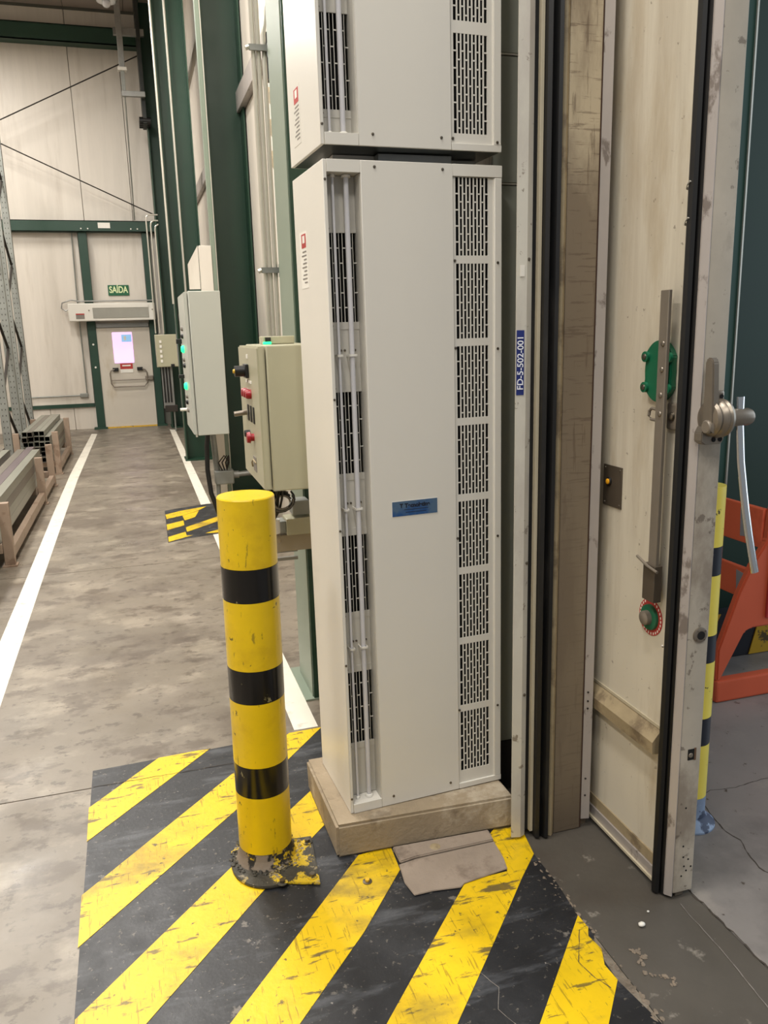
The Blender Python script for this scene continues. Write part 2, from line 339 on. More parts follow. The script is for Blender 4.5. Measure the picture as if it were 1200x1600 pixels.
for i in range(120):          # broken paint edge beside the threshold
    t = random.random(); yb = 1.98-t*0.75
    mb.ico((1.045+random.gauss(0, 0.010), yb, 0.0), random.uniform(0.0015, 0.007), 1, 0.4, (1, 1.5, 0.3))
for i in range(50):
    t = random.random(); mb.ico((1.10+0.025*math.sin(t*9)+t*0.03+random.gauss(0, 0.006), 1.56-t*0.14, 0.0), random.uniform(0.002, 0.006), 1, 0.4, (1, 1.3, 0.3))
o = mb.build('floor_rubble', soil, hz); o['kind'] = 'stuff'
o = tag(recenter(MB().ico((1.187, 1.62, 0.006), 0.008, 2, 0.1, (1.2, 1, 0.8)).build('pebble', white_pl)), 'small white pebble lying on the dark threshold', 'pebble')
o = tag(recenter(MB().ico((1.235, 1.66, 0.003), 0.0035, 1, 0.1, (1.2, 1, 0.8)).build('paint_crumb', white_pl)), 'tiny white crumb just behind the white pebble on the threshold', 'crumb')

a = thing('anchor_bolt', 'small anchor bolt head set in the yellow stripe in front of the plinth', 'bolt', (0.528, 2.035, 0.0026))
MB().lathe((0.528, 2.035, 0.0028), [(0.014, 0), (0.014, 0.002), (0.006, 0.003)]).build('washer', screwm, a)
MB().cyl((0.528, 2.035, 0.004), (0.528, 2.035, 0.012), 0.007, seg=6).build('bolt_head', hz_y, a)

# far hazard patch
h2 = thing('floor_marking', 'small black and yellow striped patch under the grey wall enclosure', 'floor marking', (0.4, 7.1, 0))
MB().prism([(0.156, 7.708), (0.261, 7.761), (0.555, 7.869), (0.95, 7.85), (0.95, 6.7), (0.566, 6.6), (0.286, 6.531), (0.136, 6.452)], 0.0002, 0.0012).build('black_paint', blackpaint, h2)
for p in [[(0.156, 7.53), (0.305, 7.642), (0.545, 7.749), (0.454, 7.577), (0.299, 7.424), (0.16, 7.333)],
          [(0.302, 7.42), (0.461, 7.57), (0.409, 7.315), (0.311, 7.21)],
          [(0.151, 7.107), (0.299, 7.215), (0.296, 7.018), (0.148, 6.892)],
          [(0.144, 6.64), (0.29, 6.769), (0.292, 6.626), (0.343, 6.63), (0.142, 6.473)],
          [(0.302, 6.933), (0.608, 7.259), (0.90, 7.5), (0.86, 7.3), (0.588, 7.061), (0.303, 6.763)],
          [(0.446, 6.652), (0.557, 6.744), (0.8, 6.95), (0.8, 6.8), (0.563, 6.635)]]:
    MB().prism(p, 0.0014, 0.0026).build('yellow_stripe', yellowpaint, h2)

def poly_flat(name, pts, mat, z0, z1, label, cat):
    return tag(recenter(MB().prism(pts, z0, z1).build(name, mat)), label, cat)
poly_flat('lane_line', [(0.500, 3.04), (0.600, 3.04), (0.598, 8.9), (0.597, 14.65), (0.506, 14.75), (0.502, 8.9)], whiteline, 0.0002, 0.0010, 'straight white lane line running along the wall behind the bollard', 'floor line')
poly_flat('lane_line', [(-0.60, 2.0), (-0.70, 2.0), (-0.832, 4.582), (-0.835, 5.578), (-0.85, 8.0), (-0.855, 10.4), (-0.80, 14.74), (-0.706, 14.69), (-0.745, 9.9), (-0.735, 7.2), (-0.725, 5.536), (-0.709, 3.706)], whiteline, 0.0002, 0.0010, 'white lane line on the left, beside the stacked steel tubes', 'floor line')

# concrete plinth and mortar patch
pl = MB(); pl.prism([(0.471, 2.168), (1.058, 2.140), (1.058, 2.60), (0.466, 2.60)], 0.003, 0.113, bev=0.008)
for v in pl.bm.verts: v.co += Vector((random.uniform(-1, 1)*0.002, random.uniform(-1, 1)*0.002, random.uniform(-1, 1)*0.0015))
tag(recenter(pl.build('concrete_plinth', blockmat)), 'rough beige concrete plinth under the lower white air curtain', 'plinth')
pt = thing('mortar_patch', 'pinkish mortar patch on the floor in front of the concrete plinth', 'mortar patch', (0.8, 2.03, 0))
MB().prism([(0.640, 2.075), (0.700, 2.0845), (0.961, 2.0845), (0.955, 2.0), (0.944, 1.95), (0.795, 1.931), (0.78, 1.918), (0.70, 1.93), (0.64, 1.93), (0.63, 1.99)], 0.003, 0.007, bev=0.0015).build('mortar_slab', patchmat, pt)
MB().prism([(0.645, 2.078), (0.700, 2.086), (0.961, 2.086), (0.966, 2.141), (0.70, 2.154), (0.645, 2.157)], 0.003, 0.013, bev=0.003).build('mortar_fillet', patchmat, pt)
MB().lathe((0.772, 2.112, 0.013), [(0.017, 0), (0.015, 0.0012), (0.003, 0.002)], seg=14).build('stain_spot', railm, pt)

# ================================================================ WALLS
wf = struct(MB().box(-6.2, 1.6, 15.70, 15.85, 0, 7.0).build('wall_far', wallin), 'far wall of white sandwich panels with green steel frame')
xs = [-6.2, -5.05, -3.9, -2.9, -1.79, -0.735]
for a, b in zip(xs, xs[1:]): MB().box(a+0.004, b-0.004, 15.62, 15.70, 0.46, 3.40, 0.004).build('wall_panel', wallw, wf)
MB().box(-0.585, 0.33, 15.62, 15.70, 1.86, 3.40, 0.004).build('wall_panel', wallw, wf)
MB().box(0.47, 1.07, 15.62, 15.70, 0.30, 3.40, 0.004).build('wall_panel', wallw, wf)
xs = [-6.2, -5.05, -3.9, -2.9, -1.79, -0.60, 0.215, 1.07]
for a, b in zip(xs, xs[1:]): MB().box(a+0.004, b-0.004, 15.62, 15.70, 3.58, 6.9, 0.004).build('wall_panel', wallw, wf)
for i in range(13): MB().box(-5.9+0.4*i+0.003, -5.5+0.4*i-0.003, 15.60, 15.70, 0.0, 0.40, 0.004).build('kerb_block', wallw, wf)
struct(recenter(MB().box(-6.2, -0.735, 15.56, 15.62, 0.40, 0.46).build('baseboard_far', green_far)), 'dark green sill rail under the far wall panels')
bm_ = thing('steel_beam', 'dark green horizontal beam across the far wall above the exit', 'beam', (-2.7, 15.5, 3.40))
MB().box(-6.2, 1.05, 15.44, 15.46, 3.40, 3.585).build('web', green_far, bm_)
MB().box(-6.2, 1.05, 15.44, 15.60, 3.40, 3.412).build('lower_flange', green_far, bm_)
MB().box(-6.2, 1.05, 15.44, 15.60, 3.573, 3.585).build('upper_flange', green_far, bm_)
MB().box(-0.38, -0.18, 15.432, 15.44, 3.46, 3.55).build('white_tag', paper, bm_)
for bx in (-0.66, -0.55, 0.16, 0.27): MB().cyl((bx, 15.44, 3.45), (bx, 15.425, 3.45), 0.012, seg=8).build('bolt', white_pl, bm_)
eb = thing('eave_beam', 'dark green eave beam at the top of the far wall under the ceiling', 'beam', (-2.7, 15.4, 6.33))
MB().box(-6.2, 1.05, 15.34, 15.36, 6.33, 6.59).build('web', green_far, eb)
MB().box(-6.2, 1.05, 15.34, 15.58, 6.33, 6.345).build('lower_flange', green_far, eb)
MB().box(-6.2, 1.05, 15.34, 15.58, 6.575, 6.59).build('upper_flange', green_far, eb)

wr = struct(MB().box(1.162, 1.29, 2.14, 2.40, 0, 7.0).box(1.10, 1.29, 2.365, 15.70, 0, 7.0).build('wall_right', wallin), 'white insulated panel wall along the right of the aisle')
yy = [2.365, 3.2, 4.3, 5.4, 6.5, 7.6, 8.7, 9.8, 10.9, 12.0, 13.1, 14.2, 15.6]
for a, b in zip(yy, yy[1:]):
    MB().box(1.07, 1.10, a+0.004, b-0.004, 0.03, 3.42, 0.003).build('wall_panel', wallw, wr)
    MB().box(1.07, 1.10, a+0.004, b-0.004, 3.60, 6.9, 0.003).build('wall_panel', wallw, wr)
for z0, z1 in ((0.192, 2.016), (2.025, 2.370), (2.379, 6.9)): MB().box(1.072, 1.160, 2.352, 2.3645, z0, z1, 0.0015).build('return_panel', return_shade, wr)
for z in (2.0205, 2.3745): MB().box(1.072, 1.160, 2.350, 2.3645, z-0.0025, z+0.0025).build('joint_strip', conduit, wr)
MB().box(1.072, 1.160, 2.356, 2.3645, 0.0, 0.188).build('shaded_gap_sheet', joint, wr)  # dark sheet standing in for the shaded gap below the return panel
struct(recenter(MB().box(1.02, 1.10, 3.7, 15.44, 3.43, 3.59, 0.004).build('trim_2', flange)), 'pale horizontal rail between upper and lower wall panels')
wl = struct(MB().box(-6.3, -6.2, -2.5, 15.85, 0, 7.0).build('wall_left', wallw), 'white wall far to the left behind the racking')
ce = struct(MB().box(-6.3, 1.3, -2.5, 15.85, 6.98, 7.1).build('ceiling', wallin), 'pale sheeted ceiling of the hall')
for i in range(8): MB().box(-6.3+0.95*i+0.006, -6.3+0.95*(i+1)-0.006, -2.5, 15.6, 6.94, 6.98).build('ceiling_sheet', ceilm, ce)

for k, (lx, ly) in enumerate(LAMPS):
    side = 'left of' if lx < -1.5 else 'over'
    place = {-2.2: 'behind the camera', 1.6: 'level with the bollard', 1.2: 'level with the bollard', 5.4: 'just before the tall grey enclosure', 9.2: 'between the middle green columns', 13.0: 'near the exit door'}[ly]
    t = thing('ceiling_lamp', 'linear ceiling lamp '+side+' the aisle, '+place, 'lamp', (lx, ly, 6.3), 0, 'ceiling lamps over the hall')
    MB().box(lx-0.22, lx+0.22, ly-0.8, ly+0.8, 6.34, 6.42, 0.01).build('housing', white_pl, t)
    MB().box(lx-0.2, lx+0.2, ly-0.75, ly+0.75, 6.30, 6.34).build('diffuser', lampglow, t)
    for s in (-0.6, 0.6): MB().cyl((lx, ly+s, 6.42), (lx, ly+s, 6.94), 0.008, seg=6).build('rod', galv, t)

# diagonal brace rods on the far wall
for pts, lab in (((-2.6, 15.2, 4.64, 0.55, 15.2, 6.17), 'thin dark brace rod rising to the right across the far wall'),
                 ((-2.6, 15.26, 5.12, 0.56, 15.26, 3.67), 'thin dark brace rod falling to the right across the far wall')):
    tag(recenter(MB().cyl(pts[:3], pts[3:], 0.010, seg=8).build('brace_rod', joint)), lab, 'rod')
# hanging pipe with arm
pp = thing('ceiling_pipe', 'grey service pipe dropping from the ceiling in front of the far wall', 'pipe', (0.22, 14.6, 3.6))
MB().box(0.195, 0.285, 14.55, 14.62, 5.75, 6.94, 0.006).build('duct', galv, pp)
MB().box(0.21, 0.27, 14.56, 14.61, 5.44, 5.75, 0.004).build('lower_duct', galv_dark, pp)
MB().box(0.17, 0.31, 14.53, 14.64, 5.73, 5.78, 0.004).build('coupling', white_pl, pp)
MB().box(0.20, 0.56, 14.55, 14.62, 5.36, 5.44, 0.004).build('side_arm', galv, pp)
MB().cyl((0.245, 14.6, 5.40), (0.235, 15.4, 3.59), 0.012, seg=8).build('thin_pipe', galv_dark, pp)
# small bay lamp near the pipe top
t = thing('bay_lamp', 'small clear lamp hanging beside the ceiling pipe', 'lamp', (0.08, 13.2, 6.2))
MB().lathe((0.08, 13.2, 6.22), [(0.13, 0), (0.15, 0.03), (0.06, 0.14), (0.04, 0.2)], seg=20).build('reflector', chrome, t)
MB().cyl((0.08, 13.2, 6.42), (0.08, 13.2, 6.94), 0.01, seg=6).build('rod', galv, t)
MB().ico((0.08, 13.2, 6.20), 0.06, 2).build('bulb', tubem, t)
# pulley and dark fittings at top of fourth column
t = thing('roller_bracket', 'dark roller bracket fixed high on the farthest green column', 'bracket', (0.5, 14.9, 5.0))
MB().box(0.50, 0.56, 14.7, 15.15, 5.0, 6.94, 0.005).build('hanger', M('dark fitting', (34, 38, 34), 0.5), t)
for q in range(3): MB().cyl((0.44, 14.75+0.13*q, 5.05), (0.62, 14.75+0.13*q, 5.05), 0.06, seg=14).build('roller', blackp, t)
MB().box(0.15, 0.62, 14.72, 14.80, 6.30, 6.40).build('cross_arm', galv, t)

# exit door (far)
d1 = struct(MB().box(-0.585, 0.325, 15.52, 15.57, 0.02, 1.78, 0.004).build('door_1', doorw), 'white emergency exit door with lit window at the end of the aisle')
MB().box(-0.575, 0.315, 15.513, 15.52, 1.79, 1.86).build('header_strip', galv, d1)
MB().box(-0.60, 0.34, 15.50, 15.57, 0.0, 0.02).build('sill', hz_y, d1)
MB().box(-0.325, 0.015, 15.508, 15.52, 1.16, 1.70, 0.01).build('window_pane', winglow, d1)
MB().box(-0.17, 0.0, 15.503, 15.508, 1.53, 1.66).build('sticker', cyanm, d1)
MB().box(-0.13, -0.09, 15.5, 15.503, 1.56, 1.63).build('sticker_symbol', paper, d1)
MB().box(-0.235, -0.02, 15.512, 15.52, 1.05, 1.15).build('notice_header', ink_red, d1)
MB().box(-0.235, -0.02, 15.512, 15.52, 0.985, 1.05).build('notice_sheet', paper, d1)
MB().box(-0.20, -0.055, 15.508, 15.512, 1.10, 1.125).build('notice_line', paper, d1)
MB().tube([(-0.34, 15.47, 1.05), (-0.40, 15.46, 1.03), (-0.42, 15.46, 0.98), (-0.41, 15.45, 0.80), (-0.37, 15.45, 0.74), (0.16, 15.45, 0.74), (0.21, 15.45, 0.80), (0.22, 15.46, 0.98), (0.19, 15.46, 1.03), (0.14, 15.47, 1.05)], 0.012, 8).build('push_bar', barsteel, d1)
MB().cyl((-0.40, 15.46, 0.86), (0.24, 15.46, 0.86), 0.01, seg=8).build('rod', barsteel, d1)
for s in (-0.33, 0.09): MB().box(s-0.04, s+0.06, 15.46, 15.52, 1.02, 1.08, 0.006).build('bar_bracket', blackp, d1)
MB().box(0.18, 0.32, 15.46, 15.52, 0.84, 0.92, 0.01).build('latch', barsteel, d1)
fr = thing('door_post', 'dark green steel post left of the exit door', 'post', (-0.66, 15.5, 0))
MB().box(-0.725, -0.587, 15.50, 15.51, 0, 3.40).build('front_flange', green_far, fr)
MB().box(-0.665, -0.645, 15.51, 15.598, 0, 3.395).build('web', green_far, fr)
MB().box(-0.78, -0.55, 15.42, 15.598, 0.0, 0.03).build('foot_plate', green_far, fr)
for z in (1.1, 1.5): MB().cyl((-0.655, 15.50, z), (-0.655, 15.49, z), 0.018, seg=8).build('white_cap', white_pl, fr)
fr = thing('door_post', 'dark green steel post right of the exit door', 'post', (0.39, 15.5, 0))
MB().box(0.332, 0.455, 15.50, 15.51, 0, 3.40).build('front_flange', green_far, fr)
MB().box(0.385, 0.405, 15.51, 15.598, 0, 3.395).build('web', green_far, fr)
MB().box(0.32, 0.50, 15.42, 15.598, 0.0, 0.03).build('foot_plate', green_far, fr)
# exit sign
es = thing('exit_sign', 'green exit sign reading SAÍDA above the far door', 'sign', (-0.14, 15.6, 2.35))
MB().box(-0.32, 0.035, 15.60, 15.618, 2.34, 2.52, 0.003).build('sign_plate', exitgreen, es)
text('lettering', 'SAÍDA', exitlet, es, (-0.142, 15.598, 2.435), (1, 0, 0), (0, 0, 1), 0.155, 0.004, squeeze=0.72)
# small air curtain above door
ac = thing('small_air_curtain', 'small horizontal white air curtain mounted above the exit door', 'air curtain', (-0.28, 15.3, 1.89))
MB().box(-1.0, 0.445, 15.26, 15.498, 1.90, 2.20, 0.015).build('housing', cabw, ac)
MB().box(-0.60, 0.335, 15.252, 15.262, 1.945, 2.165, 0.004).build('intake_panel', glassgrey, ac)
MB().box(-0.60, 0.335, 15.246, 15.252, 2.12, 2.165).build('intake_lip', cabw, ac)
MB().box(-0.88, -0.74, 15.255, 15.262, 1.94, 2.03).build('sticker', ink_grey, ac)
MB().box(-0.88, -0.74, 15.252, 15.256, 2.01, 2.03).build('sticker_band', ink_red, ac)
for s in (-0.66, 0.40): MB().cyl((s, 15.26, 2.08), (s, 15.25, 2.08), 0.012, seg=8).build('screw', screwm, ac)
pw = thing('conduit_run', 'thin grey conduit looping down the white panel left of the exit door', 'conduit', (-0.84, 15.55, 0.6))
MB().tube([(-0.83, 15.58, 3.39), (-0.85, 15.58, 2.3), (-0.85, 15.58, 0.62)], 0.012, 8).build('vertical_conduit', galv_dark, pw)
MB().cyl((-1.80, 15.59, 0.61), (-0.85, 15.59, 0.61), 0.012, seg=8).build('low_conduit', galv_dark, pw)
MB().box(-0.97, -0.83, 15.56, 15.615, 0.575, 0.645, 0.01).build('junction_box', galv_dark, pw)
MB().tube([(-0.80, 15.52, 2.24), (-0.95, 15.5, 2.27), (-1.10, 15.5, 2.22), (-1.12, 15.5, 2.13), (-1.05, 15.5, 2.08), (-1.0, 15.5, 2.12)], 0.012, 8).build('cable_loop', galv, pw)
MB().cyl((-0.85, 15.48, 2.245), (0.42, 15.48, 2.245), 0.012, seg=8).build('upper_conduit', galv, pw)

# ================================================================ GREEN COLUMNS along the wall
def hcol(name, x0, x1, y0, y1, label, mat=green, z1=6.94, t=0.014, plate=True):
    c = thing(name, label, 'column', ((x0+x1)/2, (y0+y1)/2, 0))
    ym = (y0+y1)/2
    MB().box(x0, x0+t, y0, y1, 0, z1).build('flange', mat, c)
    MB().box(x1-t, x1, y0, y1, 0, z1).build('flange', mat, c)
    MB().box(x0+t, x1-t, ym-0.006, ym+0.006, 0, z1).build('web', mat, c)
    if plate: MB().box(x0-0.02, x1, y0-0.02, y1+0.02, 0, 0.02).build('base_plate', mat, c)
    return c
c3 = hcol('steel_column', 0.56, 0.93, 10.80, 11.1, 'dark green steel column with two pale conduits, beyond the grey enclosure')
c2 = hcol('steel_column', 0.745, 1.06, 7.22, 7.62, 'wide dark green steel column just behind the grey and beige enclosures')
c4 = hcol('steel_column', 0.57, 1.06, 14.95, 15.40, 'farthest dark green steel column beside the small beige box', green_far)
cf = MB(); cf.box(0.86, 0.875, 11.0, 14.95, 5.0, 5.2); 
tag(recenter(cf.build('steel_girt', green)), 'dark green horizontal girt between the two farther columns', 'beam')

def pipe(name, pts, r, mat, label, group=None):
    return tag(recenter(MB().tube(pts, r, 10).build(name, mat)), label, 'conduit', group)
pipe('conduit', [(0.545, 10.77, 2.0), (0.545, 10.77, 6.94)], 0.013, conduit, 'pale conduit on the left edge of the middle green column')
pipe('conduit', [(0.712, 10.86, 0.3), (0.712, 10.86, 6.94)], 0.015, conduit, 'pale conduit running down the face of the middle green column')
for i, (x, z) in enumerate(((0.40, 3.55), (0.465, 3.46), (0.53, 3.40))):
    pipe('conduit', [(0.59, 14.40, z), (x+0.05, 14.40, z), (x+0.01, 14.40, z-0.03), (x, 14.40, z-0.08), (x, 14.40, 1.66)], 0.012, conduit,
         ['leftmost of three bent conduits rising from the small beige box', 'middle of three bent conduits rising from the small beige box', 'rightmost of three bent conduits rising from the small beige box'][i])
# white duct left of second column
t = thing('cable_duct', 'tall pale cable duct standing left of the wide green column', 'duct', (0.66, 7.16, 0))
MB().box(0.60, 0.70, 7.13, 7.20, 0.0, 2.33, 0.004).build('duct_body', wallw, t)
MB().box(0.70, 0.735, 7.14, 7.20, 0.0, 6.94, 0.003).build('duct_lip', greygreen, t)
MB().prism([(0.50, 1.98), (0.59, 1.98), (0.59, 2.33), (0.50, 2.18)], 7.12, 7.13, 'y').build('cover_plate', wallw, t)
MB().box(0.735, 0.742, 7.13, 7.20, 0, 6.94).build('edge_strip', conduit, t)
# small box low at duct
t = thing('pipe_junction', 'grey pipe tee and conduit below the tall grey enclosure', 'pipe', (0.63, 6.9, 0.35))
MB().box(0.575, 0.735, 6.86, 6.98, 0.36, 0.48, 0.012).build('tee_box', galv_dark, t)
MB().cyl((0.60, 6.92, 0.48), (0.585, 6.92, 0.78), 0.026, seg=14).build('riser', galv_dark, t)
MB().cyl((0.60, 6.92, 0.05), (0.60, 6.92, 0.36), 0.02, seg=12).build('dropper', galv_dark, t)
MB().cyl((0.735, 6.92, 0.43), (1.0, 6.92, 0.44), 0.024, seg=14).build('side_pipe', galv, t)
MB().cyl((0.735, 6.92, 0.43), (0.78, 6.92, 0.43), 0.034, seg=14).build('coupling', galv, t)
for q in range(3):
    MB().tube([(0.64+0.02*q, 6.88, 0.48), (0.61+0.03*q, 6.86, 0.55), (0.66+0.02*q, 6.85, 0.61), (0.70, 6.86, 0.55+0.02*q), (0.68, 6.88, 0.49)], 0.006, 6).build('cable_loop', joint, t)
pipe('cable', [(0.545, 6.86, 0.84), (0.525, 6.86, 0.7), (0.515, 6.85, 0.5), (0.53, 6.84, 0.30), (0.57, 6.84, 0.16), (0.60, 6.86, 0.05)], 0.020, blackp, 'thick black hose hanging below the tall grey enclosure')

# ================================================================ ENCLOSURES
# tall grey one
e2 = thing('electrical_enclosure', 'tall light grey electrical enclosure with two green pilot lights', 'electrical box', (0.53, 6.7, 0.85))
MB().box(0.425, 0.66, 6.30, 7.11, 0.855, 1.925, 0.006).build('body', grey_box, e2)
MB().prism([(6.31, 0.86), (7.09, 0.86), (7.09, 1.92), (6.31, 1.92)], 0.395, 0.421, 'x', 0.006).build('door', grey_box, e2)
for z, y in ((1.75, 7.0), (1.02, 7.0)): MB().cyl((0.41, 7.08, z-0.03), (0.41, 7.12, z+0.03), 0.02, seg=8).build('hinge', blackp, e2)
for y, z in ((6.75, 1.50), (6.72, 1.21)):
    MB().lathe((0.395, y, z), [(0.030, 0), (0.030, -0.012), (0.02, -0.024)], 'x', 16).build('pilot_light', led, e2)
for i, (y, z) in enumerate(((6.72, 1.66), (6.74, 1.60), (6.74, 1.42), (6.74, 1.37), (6.72, 1.13), (6.74, 1.08), (6.70, 1.02))):
    MB().lathe((0.395, y, z), [(0.020, 0), (0.018, -0.012), (0.012, -0.018)], 'x', 12).build('push_button', blackp if i % 2 else ink_grey, e2)
MB().box(0.35, 0.395, 6.98, 7.02, 1.54, 1.58, 0.004).build('lock', blackp, e2)
MB().box(0.35, 0.395, 6.98, 7.02, 1.26, 1.29, 0.004).build('lock', blackp, e2)
MB().cyl((0.34, 7.0, 1.0), (0.395, 7.0, 1.0), 0.013, seg=10).build('knob', white_pl, e2)
# beige one close by
e1 = thing('electrical_enclosure', 'beige electrical enclosure with red lamps and a red stop button, beside the air curtain', 'electrical box', (0.51, 3.0, 1.06))
MB().box(0.428, 0.63, 2.76, 3.27, 1.062, 1.563, 0.005).build('body', beige_box, e1)
MB().prism([(2.765, 1.066), (3.265, 1.066), (3.265, 1.559), (2.765, 1.559)], 0.398, 0.4245, 'x', 0.005).build('door', beige_box, e1)
MB().box(0.385, 0.398, 2.99, 3.06, 1.445, 1.495, 0.003).build('switch_plate', blackp, e1)
sw = MB().cyl((0.398, 3.02, 1.470), (0.350, 3.02, 1.470), 0.020, seg=14).build('rotary_switch', blackp, e1)
MB().cyl((0.352, 3.02, 1.470), (0.344, 3.02, 1.470), 0.009, 0.007, seg=10).build('yellow_mark', hz_y, sw)
for q in range(3):
    MB().lathe((0.398, 3.09-0.06*q, 1.388), [(0.017, 0), (0.017, -0.012), (0.014, -0.02)], 'x', 14).build('red_lamp', redp, e1)
    MB().box(0.394, 0.399, 2.905+0.07*q, 2.935+0.07*q, 1.285, 1.345, 0.002).build('slot_selector', blackp, e1)
    MB().box(0.396, 0.3985, 2.935+0.055*q, 2.965+0.055*q, 1.427, 1.437).build('label_tag', paper, e1)
MB().box(0.396, 0.3985, 3.0, 3.03, 1.515, 1.53).build('label_tag', paper, e1)
MB().cyl((0.398, 3.12, 1.31), (0.350, 3.12, 1.305), 0.010, seg=12).build('key_lever', barrel, e1)
MB().lathe((0.398, 2.96, 1.232), [(0.014, 0), (0.014, -0.012), (0.021, -0.014), (0.019, -0.026)], 'x', 16).build('stop_button', redp, e1)
MB().lathe((0.398, 3.06, 1.236), [(0.013, 0), (0.013, -0.02), (0.01, -0.022)], 'x', 14).build('push_button', blackp, e1)
MB().box(0.396, 0.3985, 2.93, 3.0, 1.105, 1.16).build('worn_sticker', ink_grey, e1)
MB().tube([(0.396, 2.93, 1.14), (0.390, 2.96, 1.15), (0.390, 3.0, 1.135), (0.396, 3.03, 1.115)], 0.003, 6).build('wire_loop', railm, e1)
t = thing('relay_box', 'tiny grey relay box with green light on top of the beige enclosure', 'electrical box', (0.53, 3.05, 1.563))
MB().box(0.455, 0.57, 2.98, 3.08, 1.564, 1.592, 0.003).build('housing', beige_box, t)
MB().box(0.462, 0.482, 2.972, 2.98, 1.572, 1.588).build('socket', blackp, t)
MB().box(0.452, 0.482, 2.962, 2.972, 1.564, 1.573, 0.002).build('green_light', led, t)
# small far box
e3 = thing('electrical_enclosure', 'small olive beige electrical box near the exit door', 'electrical box', (0.57, 14.5, 1.09))
MB().box(0.375, 0.765, 14.30, 14.50, 1.10, 1.64, 0.008).build('body', beige_box, e3)
MB().box(0.385, 0.755, 14.285, 14.298, 1.11, 1.63, 0.004).build('door', beige_box, e3)
for q in range(5): MB().box(0.44, 0.475, 14.275, 14.285, 1.18+0.08*q, 1.225+0.08*q).build('label_tag', paper, e3)
MB().box(0.60, 0.66, 14.26, 14.285, 1.10, 1.15, 0.004).build('latch', blackp, e3)
MB().box(0.66, 0.69, 14.50, 14.94, 1.2, 1.5).build('mounting_arm', green_far, e3)
t = thing('cable_duct', 'narrow grey duct with dark cables under the small beige box', 'duct', (0.5, 14.5, 0.4))
MB().box(0.44, 0.62, 14.42, 14.46, 0.45, 1.099).build('duct_body', galv, t)
for q in (0.47, 0.52, 0.57): MB().cyl((q, 14.40, 0.5), (q, 14.40, 1.099), 0.014, seg=8).build('cable', blackp, t)
MB().box(0.45, 0.66, 14.36, 14.46, 0.34, 0.45, 0.01).build('junction_box', joint, t)
MB().cyl((0.60, 14.42, 0.0), (0.60, 14.42, 0.34), 0.014, seg=8).build('dropper', galv_dark, t)

# grey-green post just behind the air curtain and its pipes
hp = thing('support_post', 'grey green support post with dark side just behind the air curtain', 'post', (0.69, 3.4, 0))
MB().box(0.636, 0.75, 3.31, 3.60, 0, 6.94, 0.002).build('post_body', greygreen, hp)
MB().box(0.640, 0.755, 3.292, 3.309, 0, 6.94).build('dark_flange', green, hp)
MB().box(0.60, 0.78, 3.285, 3.66, 0, 0.008).build('foot_plate', greygreen, hp)
for i, x in enumerate((0.606, 0.628, 0.652)):
    pipe('conduit', [(x, 3.78, 1.15), (x, 3.78, 6.94)] if i != 2 else [(x, 3.78, 1.15), (x, 3.78, 2.85), (x+0.02, 3.80, 2.95), (x+0.08, 3.84, 3.1), (x+0.12, 3.86, 3.3), (x+0.12, 3.86, 6.94)], 0.0105, conduit,
         ['leftmost of the three galvanised conduits beside the grey green post', 'middle of the three galvanised conduits beside the grey green post', 'bent one of the three galvanised conduits beside the grey green post'][i])
for z in (1.88, 2.79):
    t = thing('pipe_clamp', ('lower' if z < 2 else 'upper')+' clamp strapping the three galvanised conduits together', 'clamp', (0.63, 3.76, z))
    MB().box(0.585, 0.675, 3.757, 3.767, z-0.012, z+0.012).build('strap', galv, t)
    MB().cyl((0.585, 3.76, z), (0.57, 3.76, z-0.006), 0.010, seg=8).build('bolt', conduit, t)
    MB().box(0.667, 0.70, 3.72, 3.79, z-0.03, z+0.03, 0.004).build('bracket', green, t)
    MB().box(0.70, 0.735, 3.602, 3.79, z-0.03, z+0.03).build('bracket_foot', green, t)
t = thing('door_motor', 'black cylindrical motor with white cap high behind the conduits', 'motor', (0.84, 4.6, 2.9))
MB().cyl((0.835, 4.6, 2.90), (0.835, 4.6, 3.12), 0.045, seg=18).build('motor_body', blackp, t)
MB().cyl((0.825, 4.57, 3.12), (0.825, 4.57, 3.18), 0.025, seg=12).build('white_cap', white_pl, t)
MB().box(0.88, 1.07, 4.55, 4.65, 2.95, 3.05).build('mount', railm, t)
for q in range(3):
    MB().prism([(4.4, 2.62-0.17*q), (5.0, 2.92-0.17*q), (5.0, 2.98-0.17*q), (4.4, 2.68-0.17*q)], 0.86, 1.068, 'x').build('diagonal_bracket', railm, t)
# rails and glands below beige enclosure
t = thing('mounting_frame', 'beige mounting rails and bracket below the beige enclosure', 'bracket', (0.58, 3.3, 0.68))
MB().box(0.44, 0.665, 3.225, 3.285, 0.715, 0.785, 0.003).build('rail', M('beige rail paint', (158, 147, 126), 0.6), t)
MB().box(0.54, 0.655, 3.19, 3.285, 0.79, 0.86, 0.004).build('junction_box', beige_box, t)
MB().box(0.49, 0.54, 3.20, 3.28, 0.80, 0.85, 0.004).build('flange_collar', galv_dark, t)
MB().box(0.44, 0.60, 3.30, 3.318, 0.655, 0.668).build('lower_strip', galv, t)
MB().box(0.44, 0.60, 3.30, 3.318, 0.690, 0.698).build('lower_strip', galv, t)
MB().box(0.57, 0.64, 3.20, 3.285, 0.87, 0.93, 0.004).build('terminal_block', galv_dark, t)
t = thing('cable_glands', 'white cable glands with tangled black wires under the beige enclosure', 'cables', (0.47, 3.05, 0.95))
MB().cyl((0.475, 3.02, 1.0626), (0.475, 3.02, 1.025), 0.028, seg=16).build('gland', white_pl, t)
MB().cyl((0.468, 3.10, 0.885), (0.468, 3.10, 0.83), 0.030, seg=16).build('gland', white_pl, t)
MB().cyl((0.468, 3.10, 0.83), (0.468, 3.10, 0.795), 0.026, 0.034, seg=16).build('gland_base', railm, t)
